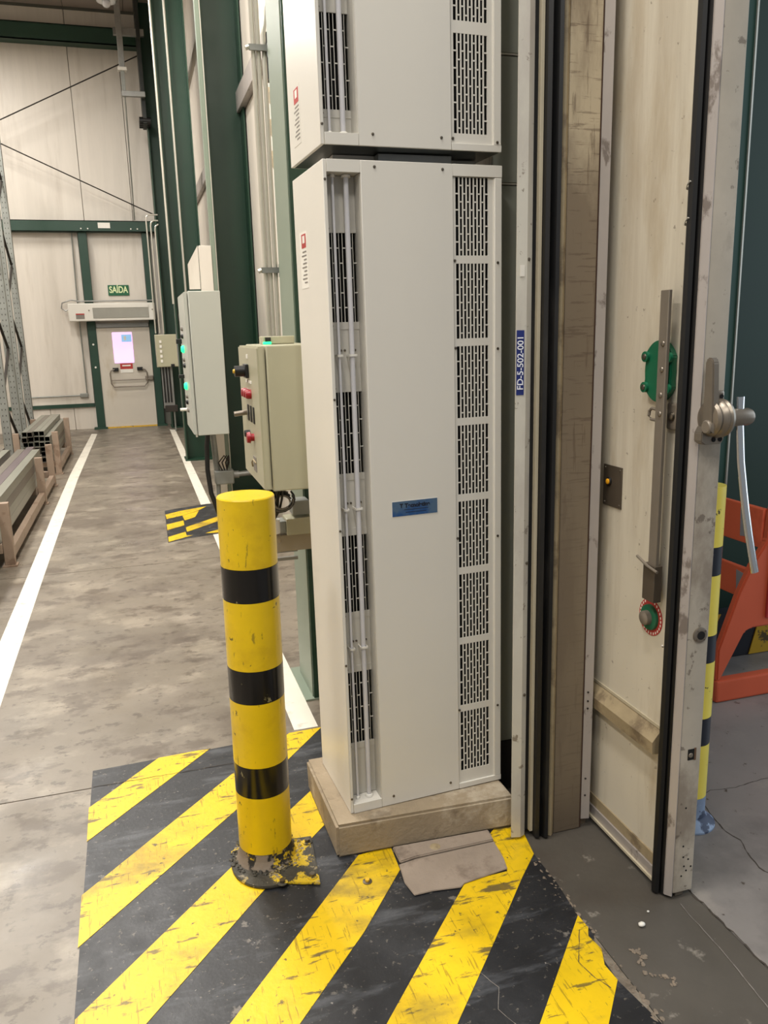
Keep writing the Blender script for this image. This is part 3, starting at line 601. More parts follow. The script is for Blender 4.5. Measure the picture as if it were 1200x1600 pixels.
for q in range(7):
    a0 = 0.455+0.008*q
    MB().tube([(a0, 3.02, 1.03), (a0+0.01*math.sin(q), 3.03, 0.98), (a0-0.01, 3.06, 0.93), (0.46+0.003*q, 3.10, 0.885)], 0.0045, 6).build('wire', blackp, t)
for q in range(6):
    rr = 0.035+0.006*q
    MB().tube([(0.50+rr*math.cos(th)*0.9, 3.03+0.01*q, 0.965+rr*0.75*math.sin(th)) for th in [i*math.pi/8+0.3*q for i in range(15)]], 0.004, 6).build('wire_loop', blackp if q % 3 else ink_grey, t)

# ================================================================ AIR CURTAINS (white vertical cabinets)
def bars(u0, u1, z0, z1, cols, per, bu, bz, v, t, first_even):
    """plate of staggered slots: vertical bars and short cross webs"""
    mb = MB(); pitch = (u1-u0)/cols
    for i in range(1, cols): mb.box(u0+i*pitch-bu/2, u0+i*pitch+bu/2, v, v+t, z0, z1)
    for c in range(cols):
        z = z1-(per/2 if (c % 2) == first_even else per)
        while z > z0+bz:
            mb.box(u0+c*pitch, u0+(c+1)*pitch, v, v+t, z-bz/2, z+bz/2); z -= per
    return mb
def air_curtain(loc, rz, label, openings, fans, clamps, H=1.925, sticker=None):
    c = thing('air_curtain', label, 'air curtain', loc, rz, None)
    W, D = 0.525, 0.33
    B = lambda n, mb, m=cabw, p=None, sm=True: mb.build(n, m, p or c, local=True, smooth=sm)
    B('side_panel', MB().box(-0.004, 0.006, -0.001, D, 0, H, 0.0015))
    B('side_panel', MB().box(W-0.003, W, 0.0, D, 0, H))
    B('back_panel', MB().box(0.006, W-0.003, D-0.003, D, 0, H))
    B('top_panel', MB().box(0.006, W-0.003, 0.006, D-0.003, H-0.004, H))
    B('bottom_panel', MB().box(0.006, W-0.003, 0.004, D-0.003, 0, 0.004), under_shade)
    # front: centre sheet, rails above and below the slot and the grille strip
    B('front_panel', MB().box(0.100, 0.371, -0.004, 0.004, 0.0, H, 0.0015))
    for z0, z1 in ((0.0, 0.030), (H-0.032, H)):
        B('slot_rail', MB().box(0.0065, 0.0998, -0.004, 0.0035, z0, z1, 0.0008).box(0.0065, 0.0985, 0.0036, 0.05, z0+(0.0265 if not z0 else 0), z1-(0 if not z0 else 0.0285)))
        B('strip_rail', MB().box(0.3715, 0.5255, -0.004, 0.0035, z0, z1 if z0 else 0.018, 0.0008))
    # slot recess
    B('recess_wall', MB().box(0.0985, 0.1015, 0.0045, 0.062, 0.031, H-0.033), cabw_shade)
    B('recess_wall', MB().box(0.0063, 0.0078, 0.0045, 0.062, 0.031, H-0.033), cabw_shade)
    zs = [0.031]; 
    for a, b in fans: zs += [a, b]
    zs.append(H-0.033)
    zs = sorted(zs)
    for a, b in zip(zs[0::2], zs[1::2]):
        B('recess_plate', MB().box(0.0080, 0.098, 0.050, 0.053, a, b), cabw_shade)
    for a, b in fans:
        B('fan_grille', bars(0.0080, 0.098, a, b, 9, 0.080, 0.0016, 0.003, 0.050, 0.002, 1), cabw, sm=False)
        B('grille_lip', MB().box(0.0080, 0.098, 0.0485, 0.050, b, b+0.022), cabw_shade); B('grille_lip', MB().box(0.0080, 0.098, 0.0485, 0.050, a-0.02, a), cabw_shade)
        for zz in (a-0.010, b+0.011):
            B('screw', MB().lathe((0.019, 0.0485, zz), [(0.0032, 0), (0.0028, -0.002), (0.001, -0.0026)], 'y', 8), screwm)
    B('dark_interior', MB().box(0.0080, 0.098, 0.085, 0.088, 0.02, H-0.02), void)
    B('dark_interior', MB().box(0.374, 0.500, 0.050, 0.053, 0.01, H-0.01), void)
    # two tubes
    for ux, rr in ((0.030, 0.0040), (0.068, 0.0074)):
        B('lamp_tube', MB().cyl((ux, 0.028, 0.033), (ux, 0.028, H-0.034), rr, seg=14), tubem)
        for z in (0.031, H-0.040):
            B('tube_socket', MB().lathe((ux, 0.028, z), [(rr*1.8, 0), (rr*1.6, 0.006), (rr*1.1, 0.008)], 'z', 14), white_pl)
    for z in clamps:
        for ux, rr in ((0.030, 0.0040), (0.068, 0.0074)):
            k = B('tube_clamp', MB().box(ux-rr-0.003, ux+rr+0.003, 0.017, 0.020, z-0.003, z+0.003).box(ux-rr-0.004, ux-rr-0.001, 0.017, 0.050, z-0.003, z+0.003).box(ux+rr+0.001, ux+rr+0.004, 0.017, 0.050, z-0.003, z+0.003), white_pl)
            for s in (-1, 1): MB().lathe((ux+s*(rr+0.008), 0.050, z+0.014), [(0.0036, 0), (0.003, -0.003), (0.001, -0.0038)], 'y', 8).build('screw', screwm, k, local=True)
    # grille strip
    B('strip_edge', MB().box(0.373, 0.3815, 0.002, 0.006, 0.018, H-0.033))
    B('strip_edge', MB().box(0.4835, 0.500, 0.002, 0.006, 0.018, H-0.033))
    B('strip_fold', MB().box(0.502, 0.5245, -0.004, 0.001, 0.018, H-0.033, 0.0015).box(0.500, 0.5022, -0.001, 0.006, 0.018, H-0.033))
    zz = [0.018]
    for a, b in sorted(openings): zz += [a, b]
    zz.append(H-0.033)
    for a, b in zip(zz[0::2], zz[1::2]): B('strip_crossbar', MB().box(0.3815, 0.4835, 0.002, 0.005, a, b))
    for a, b in openings:
        B('intake_grille', bars(0.3815, 0.4835, a, b, 9, 0.0433, 0.0042, 0.0036, 0.0022, 0.0025, 1), cabw, sm=False)
    for i, (a, b) in enumerate(openings):
        if i % 2: continue
        for ux, dz in ((0.377, 0.014), (0.512, 0.02)):
            B('screw', MB().lathe((ux, 0.001 if ux < 0.5 else -0.004, a-dz+0.11*(i % 3)), [(0.0042, 0), (0.0036, -0.0024), (0.0014, -0.003)], 'y', 8), screwm)
    for ux, z in ((0.14, 0.030), (0.34, 0.030), (0.14, H-0.016), (0.34, H-0.016)):
        B('screw', MB().lathe((ux, -0.004, z), [(0.0042, 0), (0.0036, -0.0024), (0.0014, -0.003)], 'y', 8), screwm)
    for z in (0.05, 0.50, 0.92, 1.30, H-0.05):
        B('screw', MB().lathe((0.001, -0.001, z), [(0.0038, 0), (0.0032, -0.0024), (0.0014, -0.003)], 'y', 8), screwm)
    # sticker on the side
    if sticker:
        z0, z1, strong = sticker
        st = B('warning_sticker', MB().box(-0.0046, -0.004, 0.195, 0.275, z0, z1), paper if strong else cabw)
        h = z1-z0
        MB().box(-0.0050, -0.0046, 0.205, 0.255, z1-0.16*h-0.02, z1-0.04*h).build('red_square', ink_red, st, local=True)
        MB().box(-0.0054, -0.0050, 0.218, 0.242, z1-0.125*h-0.012, z1-0.07*h).build('white_mark', paper, st, local=True)
        for q in range(9):
            zl = z1-0.34*h-q*0.068*h
            MB().box(-0.0050, -0.0046, 0.205, 0.248+0.012*math.sin(q*2.1), zl-0.0042, zl).build('print_line', ink_grey, st, local=True)
    return c
op = [(1.8985-k*0.2325-0.2105, 1.8985-k*0.2325) for k in range(8)]
fans = [(1.512, 1.752), (1.078, 1.316), (0.648, 0.890), (0.212, 0.452)]
RZ = R(2.9)
LEAN = R(-0.25)
A1 = air_curtain((0.534, 2.22, 0.115), RZ, 'lower tall white air curtain with a blue maker label, standing on the plinth', op, fans, [1.42, 0.975, 0.54], 1.932, (1.615, 1.775, True))
# maker's label on the front sheet
lb = MB().box(0.163, 0.308, -0.0052, -0.0042, 0.945, 0.990).build('maker_label', labelblue, A1, local=True)
MB().box(0.1615, 0.3095, -0.0046, -0.0041, 0.9435, 0.9915).build('label_border', paper, lb, local=True)
text('label_text', 'Tecnolatina', inkdark, lb, (0.243, -0.0056, 0.9755), (1, 0, 0), (0, 0, 1), 0.0172, 0.0009, local=True, depth=0.0001)
MB().prism([(0.186, 0.983), (0.198, 0.983), (0.1965, 0.9795), (0.194, 0.979), (0.1935, 0.970), (0.1905, 0.970), (0.190, 0.979), (0.1875, 0.9795)], -0.0055, -0.0052, 'y').build('label_emblem', inkdark, lb, local=True)
for zq, ua, ub in ((0.9635, 0.200, 0.278), (0.9555, 0.205, 0.272)): MB().box(ua, ub, -0.0055, -0.0052, zq-0.0008, zq+0.0008).build('label_line', inkdark, lb, local=True)
opu = [(0.045+k*0.283, 0.045+k*0.283+0.252) for k in range(6)]
fansu = [(0.098, 0.332), (0.55, 0.79), (1.0, 1.24), (1.45, 1.69)]
A2 = air_curtain((0.533, 2.222, 2.083), RZ, 'upper tall white air curtain stacked above the other, cut off by the picture top', opu, fansu, [0.44, 0.9, 1.35], 1.85, (0.045, 0.20, False))
for q in (A1, A2): q.rotation_euler.y = LEAN
A2.location.x -= 0.0085
tb = thing('joining_channel', 'short metal channel joining the two stacked white air curtains', 'channel', (0.80, 2.33, 2.0485))
MB().box(0.70, 0.92, 2.30, 2.46, 2.0485, 2.0822, 0.002).build('channel_web', galv, tb)
MB().box(0.58, 0.70, 2.34, 2.44, 2.0485, 2.0822).build('spacer', cabw_shade, tb)
MB().box(0.92, 1.02, 2.36, 2.44, 2.0485, 2.0822).build('spacer', cabw_shade, tb)

# ================================================================ BOLLARDS
bo = thing('bollard', 'thick yellow bollard with three black bands and scuffed foot', 'bollard', (0.262, 2.258, 0.003))
bx, by = 0.262, 2.258
rad = 0.0815
bands = [(0.249, 0.348), (0.552, 0.654), (0.860, 0.958)]
def tube_ring(z0, z1, r, name, mat, cap=None, parent=None, cx=bx, cy=by, seg=48):
    prof = [(r-0.003, z0), (r, z0+0.0004), (r, z1-0.0004), (r-0.003, z1)]
    return MB().lathe((cx, cy, 0), prof, 'z', seg).build(name, mat, parent)
tube_ring(0.06, 0.249, rad, 'yellow_section', bol_y, parent=bo)
tube_ring(0.348, 0.552, rad, 'yellow_section', bol_y, parent=bo)
tube_ring(0.654, 0.860, rad, 'yellow_section', bol_y, parent=bo)
MB().lathe((bx, by, 0), [(rad-0.003, 0.958), (rad, 0.9584), (rad, 1.154), (rad-0.0025, 1.1575), (rad-0.02, 1.158), (0.001, 1.158)], 'z', 48).build('capped_section', bol_y, bo)
for a, b in bands: tube_ring(a, b, rad+0.0002, 'black_band', bol_k, parent=bo)
MB().lathe((bx, by, 0), [(rad+0.014, 0.008), (rad+0.010, 0.018), (rad+0.003, 0.030), (rad+0.0006, 0.045), (rad-0.001, 0.0605), (rad-0.01, 0.0605)], 'z', 48).build('scuffed_foot', bol_scuff, bo)
pb = MB()
pp_ = [(0.392, 2.066), (0.414, 2.30), (0.17, 2.32)] + [(bx+0.112*math.cos(t), by+0.128*math.sin(t)-0.035) for t in [R(180+i*12) for i in range(0, 10)]] 
pb.prism(pp_, 0.003, 0.012, bev=0.002); pb.build('base_plate', plate_mat, bo)
for x, y in ((0.375, 2.10), (0.395, 2.27), (0.285, 2.10)):
    k = MB().lathe((x, y, 0.012), [(0.016, 0), (0.016, 0.003), (0.010, 0.004)], 'z', 14).build('washer', plate_mat, bo)
    MB().cyl((x, y, 0.015), (x, y, 0.024), 0.009, seg=6).build('bolt', screwm, k)
mb = MB()
for i in range(160):
    t = random.random()*2*math.pi; rr = rad+random.uniform(0.004, 0.03)
    mb.ico((bx+rr*math.cos(t), by+rr*math.sin(t), 0.013), random.uniform(0.003, 0.008), 1, 0.4, (1, 1, 0.7))
o = mb.build('weld_lumps', plate_mat, bo); o['kind'] = 'stuff'

bo.rotation_euler.y = R(0.35)
br = thing('bollard', 'thin pale yellow bollard with navy bands behind the open door leaf', 'bollard', (1.613, 1.99, 0))
cx, cy, rr = 1.613, 1.99, 0.052
zb = [0.03, 0.105, 0.292, 0.385, 0.572, 0.661, 0.853, 0.942, 1.126]
ms = [bolR_b, bolR_y, bolR_k, bolR_y, bolR_k, bolR_y, bolR_k, bolR_y]
nm = ['chipped_foot', 'yellow_section', 'navy_band', 'yellow_section', 'navy_band', 'yellow_section', 'navy_band', 'yellow_section']
for i in range(8): tube_ring(zb[i], zb[i+1], rr, nm[i], ms[i], parent=br, cx=cx, cy=cy, seg=32)
MB().lathe((cx, cy, 0), [(0.085, 0.0), (0.085, 0.006), (0.072, 0.016), (0.058, 0.03), (0.05, 0.032)], 'z', 32).build('base_collar', bolR_b, br)

# ================================================================ DOOR FRAME (trim_1) at the end of the wall
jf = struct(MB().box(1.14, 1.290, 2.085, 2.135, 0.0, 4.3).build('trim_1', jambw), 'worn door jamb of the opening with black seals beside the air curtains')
Z1 = 4.3
MB().prism([(1.0185, 2.077), (1.046, 2.070), (1.064, 2.077), (1.066, 2.083), (1.0185, 2.081)], 0.012, Z1, 'z').build('white_post', postw, jf)
MB().box(1.0625, 1.0815, 2.090, 2.135, 0.02, Z1).build('seal_gap', rubber, jf)
MB().box(1.0822, 1.0925, 2.076, 2.135, 0.02, Z1, 0.001).build('edge_strip', strip_b, jf)
MB().prism([(1.0935, 2.060), (1.103, 2.052), (1.110, 2.062), (1.1155, 2.066), (1.122, 2.050), (1.1305, 2.046), (1.138, 2.058), (1.138, 2.135), (1.0935, 2.135)], 0.006, Z1, 'z').build('rubber_seal', rubber, jf)
MB().prism([(1.1395, 2.066), (1.150, 2.060), (1.160, 2.068), (1.160, 2.084), (1.1395, 2.084)], 0.0, Z1, 'z').build('jamb_edge', railm, jf)
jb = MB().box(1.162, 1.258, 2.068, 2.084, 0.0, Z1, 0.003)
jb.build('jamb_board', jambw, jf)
MB().box(1.2585, 1.2625, 2.071, 2.084, 0.0, Z1).build('rust_gap', M('rusty gap', (66, 44, 32), 0.9), jf)
MB().prism([(1.263, 2.070), (1.290, 2.064), (1.2905, 2.084), (1.263, 2.084)], 0.03, Z1, 'z').build('outer_flange', flange, jf)
for z in (0.115, 0.175, 0.42, 0.445, 0.475): MB().cyl((1.274, 2.069, z), (1.274, 2.0655, z), 0.0032, seg=8).build('rivet_hole', joint, jf)
for z, x in ((1.78, 1.052), (0.92, 1.058), (0.50, 1.055)): MB().lathe((x, 2.0725, z), [(0.005, 0), (0.004, -0.003), (0.001, -0.004)], 'y', 8).build('screw', screwm, jf)
pls = MB().box(1.0195, 1.0400, 2.0700, 2.0708, 1.414, 1.592).build('number_label', navy, jf)
for v in pls.data.vertices: v.co.y += (1.04-v.co.x)*0.26
text('label_text', 'FD-5-502-001', inkwhite, pls, (1.0295, 2.0702, 1.503), (0, 0, 1), (-1, 0.26, 0), 0.0235, 0.0003, depth=0.0001, squeeze=1.12)
MB().box(1.025, 1.039, 2.0700, 2.0706, 1.735, 1.765).build('paper_label', paper, jf)
MB().cyl((1.2, 2.067, 1.98), (1.2, 2.0665, 1.98), 0.001, seg=4).build('pin', joint, jf)

# ================================================================ OPEN DOOR LEAF (door_2)
XL = 1.326
ZT = 4.25
d2 = struct(MB().box(XL, 1.394, 1.712, 3.1, 0.03, ZT).build('door_2', leafm), 'aged cream cold room door leaf slid open, seen along its inner face')
MB().prism([(1.702, 0.022), (3.05, 0.022), (3.05, 0.055), (1.702, 0.055)], 1.316, XL-0.0005, 'x').build('bottom_trim', flange, d2)
MB().prism([(1.702, 0.056), (3.05, 0.056), (3.05, 0.092), (1.702, 0.092)], 1.321, XL-0.0005, 'x').build('skirting_strip', railm, d2)
MB().box(1.309, 1.3155, 1.74, 3.05, 0.016, 0.024).build('bottom_bead', strip_b, d2)
# mid rail with sloping top
MB().prism([(XL-0.0005, 0.413), (1.299, 0.416), (1.297, 0.452), (XL-0.0005, 0.487)], 1.764, 3.05, 'y').build('mid_rail', railm, d2)
MB().box(1.322, XL-0.0003, 1.764, 3.05, 0.487, 0.496).build('rail_bead', strip_b, d2)
# rubber gasket along leading edge: two lobes
MB().prism([(1.293, 1.728), (1.296, 1.716), (1.305, 1.711), (1.309, 1.721), (1.3125, 1.703), (1.325, 1.698), (1.3255, 1.762), (1.308, 1.750)], 0.006, ZT, 'z').build('rubber_gasket', rubber, d2)
# leading edge metal
MB().prism([(1.3135, 1.697), (1.3265, 1.682), (1.330, 1.684), (1.3265, 1.7105), (1.3135, 1.7015)], 0.010, ZT, 'z').build('corner_strip', flange, d2)
MB().prism([(1.3305, 1.688), (1.3305, 1.684), (1.335, 1.682), (1.392, 1.682), (1.396, 1.686), (1.396, 1.7115), (1.3305, 1.7115)], 0.02, ZT, 'z').build('edge_plate', edge_al, d2)
MB().box(1.3945, 1.3975, 1.712, 3.05, 0.03, ZT).build('outer_skin', wallw, d2)
MB().box(1.345, 1.37, 1.69, 1.712, 0.002, 0.02).build('foot_guide', barrel, d2)
# holes and fittings on the edge
k = MB().lathe((1.366, 1.6818, 0.795), [(0.021, 0), (0.021, -0.004), (0.016, -0.006), (0.0125, -0.006)], 'y', 28).build('lock_ring', barrel, d2)
MB().cyl((1.366, 1.6755, 0.795), (1.366, 1.6745, 0.795), 0.0115, seg=20).build('lock_hole', void, k)
for t in range(4): MB().cyl((1.366+0.017*math.cos(t*1.57+.7), 1.677, 0.795+0.017*math.sin(t*1.57+.7)), (1.366+0.017*math.cos(t*1.57+.7), 1.6745, 0.795+0.017*math.sin(t*1.57+.7)), 0.002, seg=6).build('screw', screwm, k)
k = MB().box(1.352, 1.376, 1.6805, 1.6822, 0.432, 0.464).build('square_recess', void, d2)
MB().lathe((1.361, 1.6805, 0.446), [(0.007, 0), (0.006, -0.0015), (0.003, -0.002)], 'y', 14).build('bolt_head', barsteel, k)
MB().box(1.372, 1.378, 1.680, 1.6822, 0.430, 0.466).build('recess_lip', M('rust brown', (104, 78, 58), 0.7), k)
for x, z in ((1.357, 0.285), (1.356, 0.165), (1.358, 0.13), (1.362, 0.10), (1.375, 0.12), (1.355, 0.07), (1.37, 0.085), (1.385, 0.095)):
    MB().cyl((x, 1.6822, z), (x, 1.6812, z), 0.0028, seg=8).build('rivet_hole', void, d2)
# latch on the edge
LX = -0.030
LB = MB().prism([(1.352+LX, 1.306), (1.400+LX, 1.306), (1.407+LX, 1.318), (1.407+LX, 1.338), (1.350+LX, 1.352), (1.341+LX, 1.335), (1.341+LX, 1.314)], 1.652, 1.6815, 'y', 0.002).build('latch_base', barrel, d2)
for x in (1.376+LX, 1.395+LX): MB().cyl((x, 1.6515, 1.318), (x, 1.6505, 1.318), 0.006, seg=12).build('bolt_hole', void, LB)
UB = MB().box(1.378+LX, 1.410+LX, 1.662, 1.6815, 1.40, 1.436, 0.005).build('latch_ear', barrel, d2)
for x in (1.385+LX, 1.400+LX): MB().cyl((x, 1.6615, 1.422), (x, 1.6605, 1.422), 0.0055, seg=12).build('bolt_hole', void, UB)
MB().lathe((0, 1.648, 1.371), [(0.022, 1.366+LX-0.017), (0.038, 1.369+LX-0.017), (0.044, 1.375+LX-0.017), (0.040, 1.383+LX-0.017), (0.045, 1.388+LX-0.017), (0.048, 1.396+LX-0.017), (0.043, 1.402+LX-0.017), (0.047, 1.407+LX-0.017), (0.045, 1.414+LX-0.017), (0.034, 1.420+LX-0.017), (0.020, 1.421+LX-0.017)], 'x', 40).build('latch_hub', barrel, d2)
MB().prism([(1.622, 1.348), (1.640, 1.335), (1.662, 1.348), (1.6625, 1.505), (1.657, 1.517), (1.640, 1.517), (1.634, 1.505)], 1.347+LX, 1.366+LX, 'x', 0.003).build('latch_arm', barrel, d2)
MB().lathe((0, 1.640, 1.352), [(0.014, 1.340+LX), (0.017, 1.343+LX), (0.017, 1.347+LX)], 'x', 18).build('pivot_bolt', barsteel, d2)
MB().lathe((1.357+LX, 1.632, 1.352), [(0.013, -0.004), (0.015, -0.008), (0.005, -0.011)], 'y', 16).build('pivot_screw', barsteel, d2)
MB().lathe((0, 1.648, 1.370), [(0.019, 1.400+LX), (0.0215, 1.404+LX), (0.0215, 1.468+LX), (0.018, 1.477+LX), (0.006, 1.480+LX)], 'x', 28).build('handle_boss', barrel, d2)
MB().tube([(1.445+LX, 1.648, 1.420), (1.447+LX, 1.648, 1.36), (1.457+LX, 1.646, 1.26), (1.470+LX, 1.643, 1.18), (1.478+LX, 1.640, 1.13), (1.489+LX, 1.636, 1.07), (1.500+LX, 1.630, 1.01), (1.508+LX, 1.626, 0.97)], 0.01, 14, flat=(0.0110, 0.0062)).build('lever_handle', chrome, d2)
# inner release bar and fittings
XB = 1.290
MB().box(1.289, 1.299, 1.777, 1.812, 0.955, 1.682, 0.002).build('release_bar', barsteel, d2)
MB().box(1.2992, 1.312, 1.806, 1.812, 0.87, 1.68).build('bar_flange', barsteel, d2)
k = MB().box(1.284, 1.309, 1.774, 1.826, 0.862, 0.965, 0.002).build('bar_sleeve', bronze, d2)
MB().tube([(1.279, 1.848, 0.978), (1.279, 1.80, 0.962), (1.279, 1.756, 0.955)], 0.004, 8).build('retaining_pin', barsteel, k)
oct_ = []
for i in range(24):
    t = 2*math.pi*i/24; ry, rz = 0.066*math.cos(t), 0.080*math.sin(t)
    if abs(t-math.pi) < 0.45 or t < 0.45 or t > 2*math.pi-0.45: ry *= 0.86
    oct_.append((1.835+ry, 1.478+rz))
k = MB().prism(oct_, 1.306, XL-0.0003, 'x', 0.003).build('latch_housing', greenp, d2)
for y, z in ((1.785, 1.515), (1.785, 1.435), (1.882, 1.515), (1.882, 1.435)):
    MB().cyl((1.306, y, z), (1.298, y, z), 0.014, seg=14).build('housing_boss', greenp, k)
    MB().lathe((1.298, y, z), [(0.008, 0), (0.007, -0.003), (0.002, -0.004)], 'x', 12).build('screw', screwm, k)
for z in (1.55, 1.485, 1.42, 1.372): MB().lathe((1.288, 1.792, z), [(0.0075, 0), (0.006, -0.002), (0.002, -0.003)], 'x', 12).build('bar_screw', barrel, d2)
MB().box(1.314, XL-0.0003, 1.755, 1.80, 1.33, 1.40, 0.006).build('lower_bracket', barsteel, d2)
MB().lathe((1.314, 1.775, 1.365), [(0.012, 0), (0.010, -0.006), (0.004, -0.008)], 'x', 14).build('bracket_screw', screwm, d2)
MB().tube([(1.300, 1.815, 1.380), (1.300, 1.842, 1.382), (1.300, 1.852, 1.374), (1.300, 1.853, 1.362), (1.300, 1.844, 1.353), (1.300, 1.815, 1.352)], 0.0042, 10).build('shackle', barsteel, d2)
# red and green release rosette
k = MB().lathe((XL-0.0003, 1.838, 0.797), [(0.053, 0), (0.053, -0.0015)], 'x', 40).build('warning_disc', ink_red, d2)
MB().lathe((XL-0.0018, 1.838, 0.797), [(0.037, 0), (0.036, -0.008), (0.030, -0.010)], 'x', 32).build('green_ring', greenp, k)
MB().lathe((XL-0.0118, 1.838, 0.797), [(0.021, 0), (0.020, -0.014), (0.014, -0.018)], 'x', 24).build('release_knob', barsteel, k)
for i in range(26):
    t = 2*math.pi*i/26
    if 1.2 < t < 1.9: continue
    y, z = 1.838+0.047*math.cos(t), 0.797+0.047*math.sin(t)
    MB().box(XL-0.0022, XL-0.0018, y-0.0022, y+0.0022, z-0.0035, z+0.0035).build('print_mark', paper, k)
MB().box(XL-0.003, XL-0.0018, 1.825, 1.852, 0.846, 0.853).build('white_dash', paper, k)
# plate with amber button
k = MB().box(XL-0.0035, XL-0.0003, 2.002, 2.098, 1.072, 1.195, 0.001).build('button_plate', bronze, d2)
MB().lathe((XL-0.0035, 2.066, 1.146), [(0.013, 0), (0.013, -0.003), (0.011, -0.005)], 'x', 20).build('button_bezel', blackp, k)
MB().lathe((XL-0.0085, 2.066, 1.146), [(0.0085, 0), (0.008, -0.003), (0.003, -0.005)], 'x', 18).build('amber_button', amber, k)
for y in (2.011, 2.088):
    for z in (1.082, 1.186): MB().lathe((XL-0.0035, y, z), [(0.003, 0), (0.002, -0.002)], 'x', 8).build('screw', screwm, k)
for z in (1.918, 1.836): MB().tube([(1.3245, 1.768, z-0.002), (1.308, 1.757, z-0.002), (1.298, 1.742, z), (1.291, 1.728, z+0.004), (1.292, 1.722, z+0.008)], 0.0028, 8, flat=(0.0035, 0.0012)).build('cable_tie', white_pl, d2)
MB().tube([(1.3245, 1.768, 0.735), (1.308, 1.757, 0.74), (1.297, 1.742, 0.752)], 0.002, 6).build('cable_tie', white_pl, d2)

# ================================================================ RIGHT SIDE: green steelwork, kerb, barrier
gc = thing('green_steelwork', 'large teal green steel column and plating beyond the orange barrier', 'column', (3.0, 3.3, 0.0))
MB().box(2.05, 2.62, 3.12, 3.135, 0.0, 6.0).build('flange', teal, gc)
MB().box(2.60, 2.62, 3.135, 3.42, 0.0, 6.0).build('return_plate', teal, gc)
MB().box(2.62, 4.9, 3.42, 3.435, 0.0, 6.0).build('plating', green_shade, gc)
MB().box(2.621, 2.629, 3.112, 3.120, 0.0, 6.0).build('lit_edge_strip', conduit, gc)  # pale strip added for daylight catching the flange edge
kb = thing('hazard_kerb', 'low kerb with black and yellow slanted bands below the green steelwork', 'kerb', (3.2, 3.06, 0))
MB().box(2.50, 4.6, 3.045, 3.110, 0.0, 0.235, 0.004).build('kerb_core', hz_k, kb)
xk = 2.53
i = 0
while xk < 4.4:
    a, b = xk, xk+0.17
    MB().prism([(a, 0.003), (b, 0.003), (b+0.06, 0.232), (a+0.06, 0.232)] if i else [(a, 0.12), (a+0.055, 0.232), (a, 0.232)], 3.040, 3.0445, 'y').build('yellow_band', hz_y, kb)
    xk += 0.40 if i else 0.235; i += 1

ob = thing('barrier', 'orange barrier with reflective patches right of the door leaf', 'barrier', (2.55, 2.8, 0))
MB().box(2.262, 3.3, 2.655, 2.705, 0.0, 0.10, 0.010).build('base_bar', orange_d, ob)
MB().prism([(2.262, 0.095), (2.285, 0.10), (2.395, 0.305), (2.43, 0.318), (3.3, 0.318), (3.3, 0.86), (2.495, 0.90), (2.480, 0.80), (2.475, 0.70), (2.405, 0.60), (2.345, 0.475), (2.262, 0.24)], 2.662, 2.698, 'y', 0.008).build('gusset', orange_d, ob)
MB().box(2.488, 2.52, 2.65, 2.661, 0.36, 0.90, 0.003).build('stiffener', ink_red, ob)
for z0, z1, nmx in ((0.655, 0.828, 'upper'), (0.405, 0.545, 'lower')):
    k = MB().box(2.478, 2.502, 2.702, 3.034, z0, z1, 0.006).build('plank', orange, ob)
    for y in (2.80, 2.96):
        MB().prism([(y-0.02, z0+0.035), (y+0.030, z0+0.028), (y+0.038, z1-0.018), (y-0.012, z1-0.025)], 2.4768, 2.478, 'x').build('reflective_patch', reflect, k)

# ================================================================ LEFT: racking, stillages and steel tubes
def rack(x, y0, y1, label):
    t = thing('rack_upright', label, 'rack', (x, (y0+y1)/2, 0))
    for y in (y0, y1):
        k = MB().box(x-0.05, x+0.05, y-0.03, y+0.03, 0.012, 4.6, 0.006).build('post', galv_dark, t)
        mb = MB()
        for i in range(60):
            for s in (-0.02, 0.02): mb.box(x+s-0.004, x+s+0.004, y-0.0306, y-0.030, 0.2+i*0.072, 0.218+i*0.072)
        o = mb.build('slots', joint, k); o['kind'] = 'stuff'
        MB().box(x-0.08, x+0.08, y-0.06, y+0.06, 0, 0.012).build('foot_plate', galv_dark, t)
    n = 7
    for i in range(n):
        a, b = (y0, y1) if i % 2 else (y1, y0)
        MB().cyl((x, a, 0.3+i*0.6), (x, b, 0.3+(i+1)*0.6), 0.018, seg=6).build('lacing', joint, t)
    return t
rack(-1.62, 12.75, 13.7, 'grey perforated rack upright farther from the camera on the left')
rack(-1.56, 10.8, 11.8, 'grey perforated rack upright in the middle on the left')

def stillage(ys, label, x1=-0.985, x0=-1.30, h=0.50):
    t = thing('stillage', label, 'stillage', ((x0+x1)/2, (ys[0]+ys[-1])/2, 0))
    for x in (x0, x1):
        for y in ys:
            MB().box(x-0.035, x+0.035, y-0.03, y+0.03, 0.012, h, 0.004).build('post', stillm, t)
            MB().box(x-0.05, x+0.05, y-0.05, y+0.05, 0, 0.012).build('foot_plate', stillm, t)
        for ya, yb in zip(ys, ys[1:]):
            MB().box(x-0.025, x+0.025, ya+0.031, yb-0.031, 0.045, 0.125, 0.004).build('side_rail', stillm, t)
    for y in ys:
        MB().box(x0+0.036, x1-0.036, y-0.03, y+0.03, 0.10, 0.17, 0.004).build('cross_rail', stillm, t)
    return t
stillage([6.22, 8.55, 9.6], 'nearer brown stillage cradling grey steel channels', x0=-1.80, h=0.47)
stillage([10.45, 12.25], 'farther brown stillage cradling square steel tubes', x0=-1.42, h=0.52)

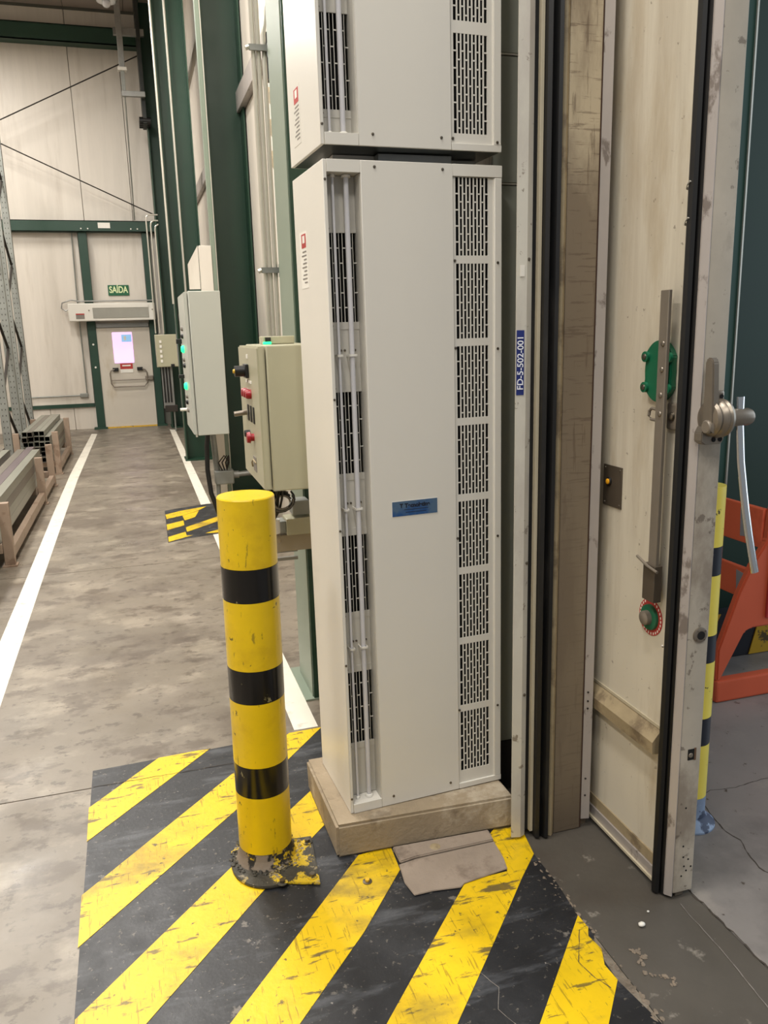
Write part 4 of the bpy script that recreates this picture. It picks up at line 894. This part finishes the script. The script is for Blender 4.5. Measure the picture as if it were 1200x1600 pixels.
def sqtube(w, length, t=0.004):
    mb = MB(); a = w/2; b = a-t
    vo = [(-a, -a), (a, -a), (a, a), (-a, a)]; vi = [(-b, -b), (b, -b), (b, b), (-b, b)]
    V = lambda p, y: mb.bm.verts.new((p[0], y, p[1]))
    o0 = [V(p, 0) for p in vo]; o1 = [V(p, length) for p in vo]; i0 = [V(p, 0) for p in vi]; i1 = [V(p, length) for p in vi]
    for k in range(4):
        j = (k+1) % 4
        mb.bm.faces.new((o0[k], o0[j], o1[j], o1[k])); mb.bm.faces.new((i0[j], i0[k], i1[k], i1[j]))
        mb.bm.faces.new((o0[j], o0[k], i0[k], i0[j])); mb.bm.faces.new((o1[k], o1[j], i1[j], i1[k]))
    bmesh.ops.recalc_face_normals(mb.bm, faces=mb.bm.faces)
    return mb
ORD = ['first', 'second', 'third', 'fourth', 'fifth', 'sixth', 'seventh', 'eighth', 'ninth']
def stack(name, kind, w, length, cols, rows, x_aisle, y0, z0, mats, jit, where, group, keep, th=0.004):
    protos = [None]*len(mats)
    for row in range(rows):
        for c in range(cols):
            if not keep(row, c): continue
            mi = random.randrange(len(mats))
            if protos[mi] is None:
                o = protos[mi] = sqtube(w, length, th).build(name, mats[mi], smooth=False)
            else:
                o = protos[mi].copy(); COL.objects.link(o)
            o.location = (x_aisle-w/2-(w+0.0025)*c, y0+random.uniform(-jit, jit), z0+w/2+row*(w+0.0015))
            o['label'] = f'{kind} in the {where} pile, {ORD[row]} layer up, {ORD[c]} from the aisle'
            o['category'] = 'steel tube'; o['group'] = group
stack('steel_tube', 'square hollow steel tube', 0.060, 2.3, 5, 6, -1.035, 10.36, 0.172, [tube_dark, tube_galv], 0.05, 'farther', 'square tubes in the farther stack', lambda r_, c_: not (r_ == 5 and c_ < 1))
stack('steel_channel', 'long steel tube', 0.074, 3.9, 9, 4, -1.035, 5.45, 0.172, [tube_galv, tube_galv, tube_dark, tube_brown], 0.20, 'nearer', 'long tubes in the nearer stack', lambda r_, c_: not (r_ == 3 and c_ in (3, 6)), 0.005)
